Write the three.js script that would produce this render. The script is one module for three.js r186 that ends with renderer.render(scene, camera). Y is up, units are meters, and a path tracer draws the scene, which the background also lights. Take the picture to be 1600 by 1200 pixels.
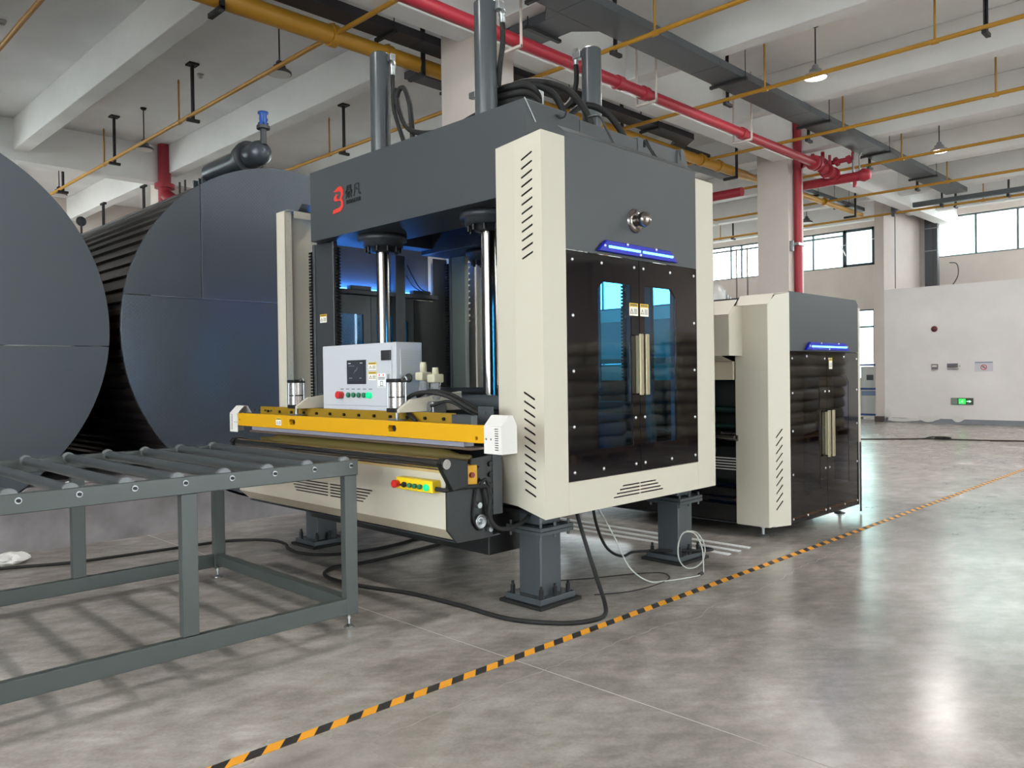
import * as THREE from 'three';
import { RoundedBoxGeometry } from 'three/addons/geometries/RoundedBoxGeometry.js';
import { TextGeometry } from 'three/addons/geometries/TextGeometry.js';
import { mergeGeometries, toCreasedNormals } from 'three/addons/utils/BufferGeometryUtils.js';
import { FontLoader } from 'three/addons/loaders/FontLoader.js';
import { RectAreaLightUniformsLib } from 'three/addons/lights/RectAreaLightUniformsLib.js';

// ---------------------------------------------------------------- camera, sky, lamps, exposure
const scene = new THREE.Scene();
const renderer = new THREE.WebGLRenderer({ antialias: true });
renderer.toneMapping = THREE.LinearToneMapping;
renderer.toneMappingExposure = 1.04;
renderer.shadowMap.enabled = true;
RectAreaLightUniformsLib.init();

const camera = new THREE.PerspectiveCamera(51.385, 1600 / 1200, 0.05, 200);
{
  const yaw = 0.78773, pitch = -0.011026, roll = -0.0134215;
  const F = new THREE.Vector3(Math.cos(pitch) * Math.sin(yaw), Math.sin(pitch), -Math.cos(pitch) * Math.cos(yaw));
  const R = new THREE.Vector3().crossVectors(F, new THREE.Vector3(0, 1, 0)).normalize();
  const U = new THREE.Vector3().crossVectors(R, F);
  camera.position.set(0, 1.5, 0);
  camera.up.copy(U.multiplyScalar(Math.cos(roll)).addScaledVector(R, -Math.sin(roll)));
  camera.lookAt(F.add(camera.position));
}
scene.background = new THREE.Color(0.95, 0.96, 1.0);   // bright overcast daylight outside the windows
scene.backgroundIntensity = 13.5;
const LAMP_POWER = 950;                                  // nits of each lit high-bay disc
const LAMP_COLOR = new THREE.Color(1.0, 0.96, 0.925);

// ---------------------------------------------------------------- helpers
const V = (x, y, z) => new THREE.Vector3(x, y, z);
let seedValue = 7;
const rnd = () => { seedValue = (seedValue * 1664525 + 1013904223) >>> 0; return seedValue / 4294967296; };
const used = new Map();
function numbered(name) { const n = used.get(name) ?? 0; used.set(name, n + 1); return n ? name + '_' + String(n).padStart(3, '0') : name; }
const origins = new Map();
function thing(name, label, category, p = [0, 0, 0], group) {
  const o = new THREE.Group(); o.name = numbered(name); o.position.set(...p); scene.add(o);
  o.userData = { label, category }; if (group) o.userData.group = group;
  origins.set(o, p); return o;
}
function structure(name, p = [0, 0, 0]) {
  const o = new THREE.Group(); o.name = name; o.position.set(...p); scene.add(o); o.userData = { kind: 'structure' };
  origins.set(o, p); return o;
}
// a part: the geometry is given in world coordinates and moved into its thing's frame
function put(parent, name, geo, mat, label) {
  const g0 = Array.isArray(geo) ? merge(geo) : geo, o = origins.get(parent);
  const g = o[0] || o[1] || o[2] ? g0.clone().translate(-o[0], -o[1], -o[2]) : g0;
  const m = new THREE.Mesh(g, mat); m.name = name; m.castShadow = m.receiveShadow = true;
  if (label) m.userData.label = label;
  parent.add(m); origins.set(m, o); return m;
}
// a part that shares one geometry (built round its own origin) between alike pieces
function inst(parent, name, geo, mat, p, rot) {
  const o = origins.get(parent), m = new THREE.Mesh(geo, mat); m.name = name; m.castShadow = m.receiveShadow = true;
  m.position.set(p[0] - o[0], p[1] - o[1], p[2] - o[2]); if (rot) m.rotation.set(...rot);
  parent.add(m); origins.set(m, p); return m;
}
function wall(name, geo, mat) {
  const m = new THREE.Mesh(Array.isArray(geo) ? merge(geo) : geo, mat); m.name = name; m.userData = { kind: 'structure' };
  m.castShadow = m.receiveShadow = true; scene.add(m); origins.set(m, [0, 0, 0]); return m;
}
function merge(list) {
  const l = list.map((g) => { const c = g.index ? g.toNonIndexed() : g.clone(); for (const k of Object.keys(c.attributes)) if (!['position', 'normal', 'uv'].includes(k)) c.deleteAttribute(k); return c; });
  return l.length === 1 ? l[0] : mergeGeometries(l);
}
// box by its bounds; r rounds the edges
function B(x0, x1, y0, y1, z0, z1, r = 0) {
  const w = Math.abs(x1 - x0), h = Math.abs(y1 - y0), d = Math.abs(z1 - z0);
  const q = Math.min(r, w / 2.1, h / 2.1, d / 2.1);
  const g = q > 0 ? new RoundedBoxGeometry(w, h, d, 1, q) : new THREE.BoxGeometry(w, h, d);
  return g.translate((x0 + x1) / 2, (y0 + y1) / 2, (z0 + z1) / 2);
}
// box with uv in metres taken from the faces' own directions
function worldUV(g, s = 1) {
  const q = g.index ? g.toNonIndexed() : g, p = q.attributes.position, n = q.attributes.normal, uv = new Float32Array(p.count * 2);
  for (let i = 0; i < p.count; i++) {
    const ax = Math.abs(n.getX(i)), ay = Math.abs(n.getY(i)), az = Math.abs(n.getZ(i));
    const a = ay >= ax && ay >= az ? [p.getX(i), p.getZ(i)] : ax >= az ? [p.getZ(i), p.getY(i)] : [p.getX(i), p.getY(i)];
    uv[2 * i] = a[0] / s; uv[2 * i + 1] = a[1] / s;
  }
  q.setAttribute('uv', new THREE.BufferAttribute(uv, 2)); return q;
}
function cyl(a, b, r0, r1 = r0, seg = 20, open = false) {
  const A = V(...a), Bv = V(...b), d = Bv.clone().sub(A), L = d.length();
  const g = new THREE.CylinderGeometry(r1, r0, L, seg, 1, open); g.translate(0, L / 2, 0);
  g.applyQuaternion(new THREE.Quaternion().setFromUnitVectors(V(0, 1, 0), d.normalize())); return g.translate(...a);
}
function lathe(profile, p, axis = 'y', seg = 24) {
  const g = new THREE.LatheGeometry(profile.map(([r, h]) => new THREE.Vector2(r, h)), seg);
  if (axis === 'z') g.rotateX(Math.PI / 2);
  if (axis === '-z') g.rotateX(-Math.PI / 2);
  if (axis === 'x') g.rotateZ(-Math.PI / 2);
  if (axis === '-x') g.rotateZ(Math.PI / 2);
  return g.translate(...p);
}
function tube(pts, r, seg = 8, n = 0, closed = false) {
  const c = new THREE.CatmullRomCurve3(pts.map((p) => V(...p)), closed, 'centripetal');
  return new THREE.TubeGeometry(c, n || pts.length * 8, r, seg, closed);
}
const shapeOf = (pts, holes = []) => { const s = new THREE.Shape(pts.map((p) => new THREE.Vector2(...p))); for (const h of holes) s.holes.push(new THREE.Path(h.map((p) => new THREE.Vector2(...p)))); return s; };
// a plate with cut-outs: outline in (u, v) on the plane o + u ex + v ey, thickness t along ex x ey
function plate(o, ex, ey, outline, holes, t, bevel = 0) {
  const g = new THREE.ExtrudeGeometry(shapeOf(outline, holes), { depth: t - 2 * bevel, bevelEnabled: bevel > 0, bevelThickness: bevel, bevelSize: bevel, bevelOffset: -bevel, bevelSegments: 1, curveSegments: 12 });
  if (bevel) g.translate(0, 0, bevel);
  const X = V(...ex).normalize(), Y = V(...ey).normalize(), Z = X.clone().cross(Y);
  return g.applyMatrix4(new THREE.Matrix4().makeBasis(X, Y, Z).setPosition(...o));
}
const rect = (u0, u1, v0, v1) => [[u0, v0], [u1, v0], [u1, v1], [u0, v1]];
function slot(u0, v0, u1, v1, w) {                       // long narrow cut-out with cut corners
  const dx = u1 - u0, dy = v1 - v0, L = Math.hypot(dx, dy), nx = -dy / L * w / 2, ny = dx / L * w / 2, ex = dx / L * w * 0.3, ey = dy / L * w * 0.3;
  return [[u0 + nx, v0 + ny], [u0 - ex, v0 - ey], [u0 - nx, v0 - ny], [u1 - nx, v1 - ny], [u1 + ex, v1 + ey], [u1 + nx, v1 + ny]];
}
const circle = (u, v, r, n = 20) => Array.from({ length: n }, (_, i) => [u + r * Math.cos(i / n * 2 * Math.PI), v + r * Math.sin(i / n * 2 * Math.PI)]);
// prism: polygon in (x, z) raised from y0 to y1
const prismY = (pts, y0, y1) => plate([0, y0, 0], [1, 0, 0], [0, 0, -1], pts.map(([x, z]) => [x, -z]), [], y1 - y0);
// prism: polygon in (x, y) swept from z0 to z1
const prismZ = (pts, z0, z1, bevel = 0) => plate([0, 0, z0], [1, 0, 0], [0, 1, 0], pts, [], z1 - z0, bevel);

const lin = (hex) => new THREE.Color(hex);
function M(color, roughness = 0.5, metalness = 0, extra = {}) {
  const { phys, ...rest } = extra;
  return phys ? new THREE.MeshPhysicalMaterial({ color: lin(color), roughness, metalness, ...rest }) : new THREE.MeshStandardMaterial({ color: lin(color), roughness, metalness, ...rest });
}
// ---------------------------------------------------------------- textures
function hash(x, y, s) { let h = Math.imul(x, 374761393) ^ Math.imul(y, 668265263) ^ Math.imul(s, 2147483647 - 61); h = Math.imul(h ^ (h >>> 13), 1274126177); return ((h ^ (h >>> 16)) >>> 0) / 4294967296; }
function noise(x, y, period, s) {                        // tiling value noise
  const xi = Math.floor(x), yi = Math.floor(y), fx = x - xi, fy = y - yi, u = fx * fx * (3 - 2 * fx), v = fy * fy * (3 - 2 * fy), m = (a) => ((a % period) + period) % period;
  const a = hash(m(xi), m(yi), s), b = hash(m(xi + 1), m(yi), s), c = hash(m(xi), m(yi + 1), s), d = hash(m(xi + 1), m(yi + 1), s);
  return a + (b - a) * u + (c - a) * v + (a - b - c + d) * u * v;
}
function fbm(u, v, base, oct, s) { let t = 0, a = 0.5, n = 0, p = base; for (let i = 0; i < oct; i++) { t += a * noise(u * p, v * p, p, s + i); n += a; a *= 0.55; p *= 2; } return t / n; }
function dataTexture(size, fn, srgb) {
  const d = new Uint8Array(size * size * 4);
  for (let j = 0; j < size; j++) for (let i = 0; i < size; i++) { const c = fn(i / size, j / size), k = 4 * (j * size + i); d[k] = c[0]; d[k + 1] = c[1]; d[k + 2] = c[2]; d[k + 3] = 255; }
  const t = new THREE.DataTexture(d, size, size); t.wrapS = t.wrapT = THREE.RepeatWrapping; t.magFilter = THREE.LinearFilter; t.minFilter = THREE.LinearMipmapLinearFilter; t.generateMipmaps = true;
  if (srgb) t.colorSpace = THREE.SRGBColorSpace; t.needsUpdate = true; return t;
}
const clamp = (x, a = 0, b = 255) => Math.max(a, Math.min(b, x));
// concrete: wide clouds, scuffed streaks and fine grain; nine metres a side
const concreteColor = dataTexture(1024, (u0, v0) => {
  const du = fbm(u0, v0, 7, 4, 29) - 0.5, dv = fbm(u0, v0, 7, 4, 37) - 0.5, u = u0 + 0.14 * du, v = v0 + 0.14 * dv;   // warped so that no grid shows
  const wide = fbm(u, v, 4, 4, 3) - 0.5, mid = fbm(u, v, 11, 6, 11) - 0.5, fine = fbm(u0 + 0.02 * dv, v0 * 2, 48, 4, 17) - 0.5, grain = hash(Math.floor(u0 * 1024), Math.floor(v0 * 1024), 5) - 0.5;
  const streak = fbm(u0 + v0 + 0.05 * du, (u0 - v0) * 4, 14, 5, 53) - 0.5, streak2 = fbm(u0 + v0, (u0 - v0) * 3, 60, 3, 57) - 0.5;
  const scuff = Math.pow(Math.max(0, fbm(u + 0.05 * mid, v, 16, 6, 41) - 0.5) * 2.4, 1.4), dirt = Math.max(0, 0.47 - fbm(u, v, 5, 6, 61));
  const L = 144 + wide * 30 + mid * 34 + fine * 42 + streak * 15 + streak2 * 22 + grain * 12 + scuff * 34 - dirt * 110;
  return [clamp(L + 7), clamp(L + 1), clamp(L - 5)];
}, true);
const concreteRough = dataTexture(512, (u, v) => { const r = 100 + (fbm(u + 0.1 * fbm(u, v, 6, 3, 5), v, 5, 6, 71) - 0.5) * 60; return [clamp(r), clamp(r), clamp(r)]; });
const plaster = dataTexture(512, (u, v) => { const L = 236 + (fbm(u, v, 4, 5, 81) - 0.5) * 22; return [clamp(L), clamp(L), clamp(L)]; }, true);
const roughPlaster = dataTexture(512, (u, v) => { const L = 170 + (fbm(u, v, 5, 6, 91) - 0.5) * 90; return [clamp(L), clamp(L), clamp(L)]; }, true);
const treadBump = dataTexture(256, (u, v) => {           // raised lozenges of tread plate, 4 by 4 to a tile
  let h = 0; for (let k = 0; k < 2; k++) {
    const x = u * 4 + (k ? 0.5 : 0), y = v * 4 + (k ? 0.5 : 0), fx = x - Math.floor(x) - 0.5, fy = y - Math.floor(y) - 0.5, a = (k ? 1 : -1) * 0.7854, p = fx * Math.cos(a) - fy * Math.sin(a), q = fx * Math.sin(a) + fy * Math.cos(a);
    h = Math.max(h, 1 - (p / 0.28) ** 2 - (q / 0.09) ** 2);
  }
  const L = 90 + 140 * Math.max(0, Math.min(1, h * 1.6)); return [L, L, L];
});
function print(w, h, draw, srgb = true) {
  const c = document.createElement('canvas'); c.width = w; c.height = h; const k = c.getContext('2d'); draw(k, w, h);
  const t = new THREE.CanvasTexture(c); if (srgb) t.colorSpace = THREE.SRGBColorSpace; t.anisotropy = 8; return t;
}
// ---------------------------------------------------------------- materials
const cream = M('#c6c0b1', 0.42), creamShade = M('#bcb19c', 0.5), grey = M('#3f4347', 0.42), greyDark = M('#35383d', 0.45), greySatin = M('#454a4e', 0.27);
const tableGrey = M('#424847', 0.4), rollerSteel = M('#6c7073', 0.3, 0.75), black = M('#17181a', 0.5), blackGloss = M('#101112', 0.25), steel = M('#b9bcc0', 0.28, 1), chrome = M('#8b8684', 0.17, 1), zinc = M('#9da1a3', 0.38, 0.9), rubber = M('#151515', 0.75);
const yellowPaint = M('#d39d10', 0.38), yellowPipe = M('#b58425', 0.5), redPipe = M('#9c2434', 0.45), white = M('#d6d3cf', 0.5), cabinetWhite = M('#bcbfc6', 0.42), boltBlack = M('#1a1b1d', 0.45, 0.4);
const trayGrey = M('#4d5156', 0.55), hangerBlack = M('#232327', 0.6), drumGrey = M('#3b4249', 0.5), cladding = M('#2e2a29', 0.42, 0.25), blue = M('#1c4fa0', 0.4), brass = M('#a2987c', 0.35, 0.5), lensOff = M('#c9c7c3', 0.4);
const acrylic = M('#0d0d12', 0.05, 0, { phys: true, ior: 1.5 });
const bluePane = new THREE.MeshPhysicalMaterial({ color: new THREE.Color(0.2, 0.62, 0.9), roughness: 0.02, transmission: 1, thickness: 0, ior: 1.5 });
const smokePane = new THREE.MeshPhysicalMaterial({ color: new THREE.Color(0.10, 0.22, 0.5), roughness: 0.03, transmission: 1, thickness: 0, ior: 1.5 });
const glass = new THREE.MeshPhysicalMaterial({ color: new THREE.Color(0.93, 0.98, 0.97), roughness: 0.02, transmission: 1, thickness: 0, ior: 1.45 });
const ledGlow = new THREE.MeshStandardMaterial({ color: 0x223366, emissive: new THREE.Color(0.10, 0.42, 1.0), emissiveIntensity: 6 });
const lampGlow = new THREE.MeshStandardMaterial({ color: 0xffffff, emissive: new THREE.Color(0.93, 0.96, 1.0), emissiveIntensity: 9 });
const greenGlow = new THREE.MeshStandardMaterial({ color: 0x0a8a50, emissive: new THREE.Color(0.0, 0.75, 0.32), emissiveIntensity: 0.9, roughness: 0.3 });
const redButton = M('#cf2222', 0.35), greenButton = M('#1c6b4d', 0.35);
const plasterMat = new THREE.MeshStandardMaterial({ map: plaster, color: lin('#d8cdc6'), roughness: 0.85 });
const ceilingMat = new THREE.MeshStandardMaterial({ map: plaster, color: lin('#ffffff'), roughness: 0.9 });
const wallMat = new THREE.MeshStandardMaterial({ map: plaster, color: lin('#e6d9d2'), roughness: 0.85 });
const partitionMat = new THREE.MeshStandardMaterial({ map: plaster, color: lin('#f0eae8'), roughness: 0.8 });
const plinthMat = new THREE.MeshStandardMaterial({ map: roughPlaster, color: lin('#c9c3c6'), roughness: 0.85 });
const floorMat = new THREE.MeshStandardMaterial({ map: concreteColor, roughnessMap: concreteRough, color: new THREE.Color(1, 1, 1), roughness: 0.62, metalness: 0 });
const P = (g, s = 3) => worldUV(g, s);

// ---------------------------------------------------------------- floor
{
  const floor = structure('floor');
  const xs = [-14.4], zs = [-26.4, -13.5, 5.3, 16.4]; for (let x = 2.965 - 3 * 5.9; x < 28; x += 5.9) if (x > -14) xs.push(x); xs.push(28.6);
  const G = 0.004;
  for (let i = 0; i + 1 < xs.length; i++) for (let j = 0; j + 1 < zs.length; j++)
    put(floor, 'slab', P(B(xs[i] + G, xs[i + 1] - G, -0.16, 0, zs[j] + G, zs[j + 1] - G), 9), floorMat);
  const filler = M('#b9b3aa', 0.8);
  for (let i = 1; i + 1 < xs.length; i++) put(floor, 'joint_filler', B(xs[i] - G, xs[i] + G, -0.16, -0.001, -26.4, 16.4), filler);
  for (let j = 1; j + 1 < zs.length; j++) put(floor, 'joint_filler', B(-14.4, 28.6, -0.16, -0.001, zs[j] - G, zs[j] + G), filler);
  put(floor, 'subfloor', B(-14.4, 28.6, -0.3, -0.16, -26.4, 16.4), M('#6a6864', 0.9));
  // the ragged crack filled with pale grout that wanders along the aisle
  const up = [], idx = []; let z = -2.72;
  const n = 150; for (let i = 0; i <= n; i++) { const x = 1.3 + i * 0.045; z += (rnd() - 0.5) * 0.036 + (-2.71 + 0.03 * Math.sin(x * 1.7) - z) * 0.1; const w = 0.0006 + rnd() * 0.002; up.push(x, 0.0012, z - w, x, 0.0012, z + w); }
  for (let i = 0; i < n; i++) { const a = 2 * i; idx.push(a, a + 1, a + 2, a + 1, a + 3, a + 2); }
  const g = new THREE.BufferGeometry(); g.setAttribute('position', new THREE.Float32BufferAttribute(up, 3)); g.setIndex(idx); g.computeVertexNormals();
  put(floor, 'crack', g, M('#a59b8d', 0.9));
}
// ---------------------------------------------------------------- ceiling, beams, columns
wall('ceiling', [P(B(-14.4, 28.6, 6.9, 7.15, -19.7, 16.4)), P(B(-1.2, 28.6, 6.9, 7.15, -26.4, -19.7))], ceilingMat);
{
  const beams = structure('ceiling_beams');
  for (let k = -6; k <= 7; k++) { const x = 4.6 + 3.06 * k; put(beams, 'beam', P(B(x - 0.14, x + 0.14, 6.25, 6.9, x < -1 ? -19.5 : -26.2, 16.2, 0.015)), ceilingMat); }
  for (const z of [-18.95, -8.02, 2.6, 13.2]) put(beams, 'girder', P(B(-14.2, 28.2, 6.05, 6.9, z - 0.18, z + 0.18, 0.015)), ceilingMat);
}
for (const [x, z] of [[7.645, -8.21], [16.705, -8.21], [-1.42, -8.21], [-10.5, -8.21], [7.89, -19.3], [17.24, -19.3], [-1.46, -19.3], [-1.46, 2.6], [-10.8, 2.6], [7.89, 13.2], [17.24, 13.2]])
  wall(numbered('column'), P(B(x - 0.36, x + 0.36, 0, 6.9, z - 0.36, z + 0.36, 0.012)), plasterMat);
// ---------------------------------------------------------------- outer walls with their windows
const frameMat = M('#5d666a', 0.5, 0.3), darkFrame = M('#39434a', 0.5, 0.3);
function windowAt(name, axis, at, a0, a1, y0, y1, bars, transoms = [], mat = frameMat, barR = 0.03) {
  const w = structure(name), q = (u0, u1, v0, v1, d) => axis === 'x' ? B(at - d, at + d, v0, v1, u0, u1) : B(u0, u1, v0, v1, at - d, at + d);
  put(w, 'frame', [q(a0, a1, y0, y0 + 0.05, 0.05), q(a0, a1, y1 - 0.05, y1, 0.05), q(a0, a0 + 0.05, y0, y1, 0.05), q(a1 - 0.05, a1, y0, y1, 0.05)], mat);
  for (const b of bars) put(w, 'mullion', q(b - barR, b + barR, y0 + 0.04, y1 - 0.04, 0.045), mat);
  for (const t of transoms) put(w, 'transom', q(a0 + 0.04, a1 - 0.04, t - 0.03, t + 0.03, 0.04), mat);
  const us = [a0 + 0.05, ...bars, a1 - 0.05].sort((p, r) => p - r), vs = [y0 + 0.05, ...transoms, y1 - 0.05];
  for (let i = 0; i + 1 < us.length; i++) for (let j = 0; j + 1 < vs.length; j++) put(w, 'pane', q(us[i], us[i + 1], vs[j], vs[j + 1], 0.003), glass);
  return w;
}
const holed = (o, ex, outline, holes, t) => worldUV(plate(o, ex, [0, 1, 0], outline, holes, t), 3);
// back wall across x = 28, its long window band under the beams
wall('wall_back', holed([28.25, 0, 0], [0, 0, 1], rect(-26.2, 16.2, 0, 6.9), [rect(-17.5, -10.4, 5.1, 6.4), rect(-25.8, -18.6, 0.6, 6.0), rect(-14.2, -10.44, 1.2, 3.6), rect(-8.45, 3.0, 5.1, 6.4)], 0.25), wallMat);
windowAt('window_1', 'x', 28.12, -17.5, -11.46, 5.1, 6.4, [-16.9, -15.85, -15.4, -14.62, -13.7, -12.57], [6.22]);
{ // the dark top-hung sash at the end of that band
  const w = structure('window_2'), at = 28.08;
  put(w, 'sash', [B(at - 0.05, at + 0.05, 5.1, 5.19, -11.46, -10.4), B(at - 0.05, at + 0.05, 6.31, 6.4, -11.46, -10.4), B(at - 0.05, at + 0.05, 5.1, 6.4, -11.46, -11.36), B(at - 0.05, at + 0.05, 5.1, 6.4, -10.5, -10.4)], darkFrame);
  put(w, 'pane', B(at - 0.003, at + 0.003, 5.18, 6.32, -11.37, -10.49), glass);
  put(w, 'stay', [cyl([27.95, 5.85, -11.52], [27.95, 5.97, -10.35], 0.012, 0.012, 6), cyl([27.95, 5.85, -11.52], [27.95, 5.5, -11.36], 0.02, 0.02, 6), cyl([27.95, 5.97, -10.35], [27.95, 5.75, -10.28], 0.02, 0.02, 6)], white);
}
windowAt('window_3', 'x', 28.12, -14.2, -10.44, 1.2, 3.6, [-12.6], [3.0]);
windowAt('window_4', 'x', 28.12, -8.45, 3.0, 5.1, 6.4, [-7.34, -6.2, -5.05, -3.9, -2.75, -1.6, 0.4], []);
windowAt('window_40', 'x', 28.12, -25.8, -18.6, 0.6, 6.0, [-24, -22.2, -20.4], [3.4]);  // hidden window added to brighten the bay behind the vessels
// the long side towards the yard, behind the photographer's right shoulder
const yard = []; for (let x = -13; x < 20; x += 5.6) if (x > 2) { yard.push([x, x + 5.0, 4.75, 6.3]); yard.push([x, x + 5.0, 0.6, 4.45]); }
wall('wall_right', holed([0, 0, 16], [1, 0, 0], rect(-14.2, 28.25, 0, 6.9), yard.map((h) => rect(...h)), 0.25), wallMat);
yard.forEach((h, i) => windowAt('window_' + (6 + i), 'z', 16.12, ...h, [h[0] + 1.7, h[0] + 3.3], h[3] > 5 ? [] : [2.4]));
wall('wall_left', holed([0, 0, -26.2], [1, 0, 0], rect(-1.2, 28.25, 0, 6.9), [], 0.25), wallMat);
wall('wall_added_corner', holed([0, 0, -19.7], [1, 0, 0], rect(-14.2, -0.95, 0, 6.9), [], 0.2), wallMat);   // unseen notch in the hall, added to bring daylight near the far wall
wall('wall_added_bay', holed([-0.95, 0, 0], [0, 0, 1], rect(-26.2, -19.7, 0, 6.9), [rect(-25.7, -20.2, 0.5, 6.4)], 0.25), wallMat);  // unseen wall added to hold the daylight opening
windowAt('window_41', 'x', -1.08, -25.7, -20.2, 0.5, 6.4, [-24.3, -22.9, -21.5], [3.4]);  // unseen window added to light the far wall
const street = [[-8.8, 3.0, 1.4, 6.3], [4.0, 12.4, 0.6, 6.0]];
wall('wall_front', holed([-14, 0, 0], [0, 0, 1], rect(-19.7, 16.2, 0, 6.9), street.map((h) => rect(...h)), 0.25), wallMat);
street.forEach((h, i) => windowAt('window_' + (30 + i), 'x', -14.12, ...h, [1, 2, 3].map((k) => h[0] + (h[1] - h[0]) * k / 4), h[2] < 1 ? [3.6] : []));
// stub wall that closes the bay, the corner pier and the low partition before it
wall('wall_stub', P(B(24.1, 27.3, 0, 6.9, -8.95, -8.69)), plasterMat);
wall('wall_pier', P(B(27.2, 28.0, 0, 6.9, -8.95, -8.47)), plasterMat);
wall('wall_partition', P(B(24.1, 24.3, 0, 3.83, -8.69, 8)), partitionMat);
wall('baseboard_partition', B(24.08, 24.1, 0, 0.13, -8.69, 8), M('#7f8288', 0.7));
{ // plaster flaking away over the skirting
  const t = structure('trim_1');
  for (const [z, w, h, y] of [[-8.2, 0.9, 0.09, 0.02], [-7.5, 0.55, 0.16, 0.03], [-6.75, 0.3, 0.15, 0.05], [-8.62, 0.15, 0.3, 0.05]]) {
    const pts = []; for (let i = 0; i <= 9; i++) pts.push([w * (i / 9 - 0.5), h * (0.5 + 0.3 * rnd())]); for (let i = 9; i >= 0; i--) pts.push([w * (i / 9 - 0.5), -h * 0.5 * Math.sin(Math.PI * Math.min(1, Math.max(0, i / 9 + 0.1 * rnd())))]);
    put(t, 'plaster_flake', plate([24.078, y + h / 2, z], [0, 0, 1], [0, 1, 0], pts, [], 0.006), white);
  }
}
// ---------------------------------------------------------------- what the windows look out on
{
  const t = structure('ground_outside'); put(t, 'paving', B(28.6, 80, -0.2, -0.05, -60, 60), M('#d2cfc8', 0.9)); put(t, 'yard', B(-60, 28.6, -0.2, -0.06, 16.4, 70), M('#d8d5ce', 0.9)); put(t, 'lane', B(-60, -14.4, -0.2, -0.06, -60, 16.4), M('#d2cfc8', 0.9));
  const b = thing('office_building', 'pale building with aqua window bays seen through the high window beyond the partition', 'building', [52, 0, -16]);
  put(b, 'wall', B(52, 62, 0, 15, -26, -8), M('#ecebe6', 0.9)); const aqua = M('#a6d6d2', 0.3);
  for (let i = 0; i < 5; i++) for (let j = 0; j < 3; j++) put(b, 'window', B(51.9, 52.02, 3.6 + j * 4, 6.6 + j * 4, -25 + i * 3.4, -22.6 + i * 3.4), aqua);
  put(b, 'parapet', B(51.7, 62.2, 15, 15.5, -26.3, -7.7), M('#dddcd7', 0.9));
}
wall('plinth_wall', (() => {                              // concrete bed with saddles cut for the two vessels
  const pts = [[-3, 0], [9.5, 0], [9.5, 0.56]], top = 0.56; 
  for (const [cx, cy, r] of [[4.56, 1.99, 1.83], [0.93, 1.98, 1.75]]) { const h = Math.sqrt(r * r - (cy - top) ** 2), a0 = Math.atan2(top - cy, h), a1 = Math.atan2(top - cy, -h) ; for (let i = 0; i <= 16; i++) { const a = a0 + (a1 - a0) * i / 16 ; pts.push([cx + r * Math.cos(a), cy + r * Math.sin(a)]); } }
  pts.push([-3, 0.56]); return worldUV(plate([0, 0, -17.5], [1, 0, 0], [0, 1, 0], pts, [], 9.55), 2);
})(), plinthMat);
// ================================================================ the tall press
const font = await new FontLoader().loadAsync('fonts/droid/droid_sans_bold.typeface.json');
const sticker = print(128, 128, (k, w, h) => {
  k.fillStyle = '#e9e6dc'; k.fillRect(0, 0, w, h); k.fillStyle = '#d8b43c'; k.fillRect(0, 0, w, h * 0.3); k.fillStyle = '#3a3422'; for (let i = 0; i < 6; i++) k.fillRect(14 + i * 17, 10, 12, 18);
  k.strokeStyle = '#37352f'; k.lineWidth = 5; k.beginPath(); k.moveTo(34, 58); k.lineTo(56, 104); k.lineTo(12, 104); k.closePath(); k.stroke(); k.fillStyle = '#b13c2c'; k.fillRect(31, 72, 6, 16); k.fillRect(31, 92, 6, 6);
  k.fillStyle = '#6c6a64'; for (let j = 0; j < 4; j++) k.fillRect(66, 58 + j * 14, 50, 7);
});
const stickerMat = new THREE.MeshStandardMaterial({ map: sticker, roughness: 0.5 });
// a thin printed card: its front face carries the print over uv 0..1
function card(o, ex, ey, w, h, t = 0.002) { const g = plate(o, ex, ey, rect(0, w, 0, h), [], t), p = g.attributes.uv; for (let i = 0; i < p.count; i++) p.setXY(i, p.getX(i) / w, p.getY(i) / h); return g; }
const SIDE = [1, 0, 0], UP = [0, 1, 0], FRONT = [0, 0, 1];   // plates on SIDE, UP face +z; plates on FRONT, UP face -x

const press = thing('hydraulic_press', 'tall grey and cream hydraulic press with upright cylinders and tinted double doors', 'press', [4.64, 0, -4.97]);
const boltHead = new THREE.CylinderGeometry(0.012, 0.012, 0.012, 6), screwGeo = lathe([[0, 0.006], [0.007, 0.0055], [0.011, 0.002], [0.012, 0]], [0, 0, 0], 'z', 12);
const bigBolt = mergeGeometries([new THREE.CylinderGeometry(0.016, 0.016, 0.05, 6).toNonIndexed(), new THREE.CylinderGeometry(0.01, 0.01, 0.1, 8).toNonIndexed()]);
const socket = mergeGeometries([new THREE.CylinderGeometry(0.017, 0.017, 0.02, 14).toNonIndexed()]);
const MID = -9.94;                                        // z of a point mirrored across the machine: MID - z

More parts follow.
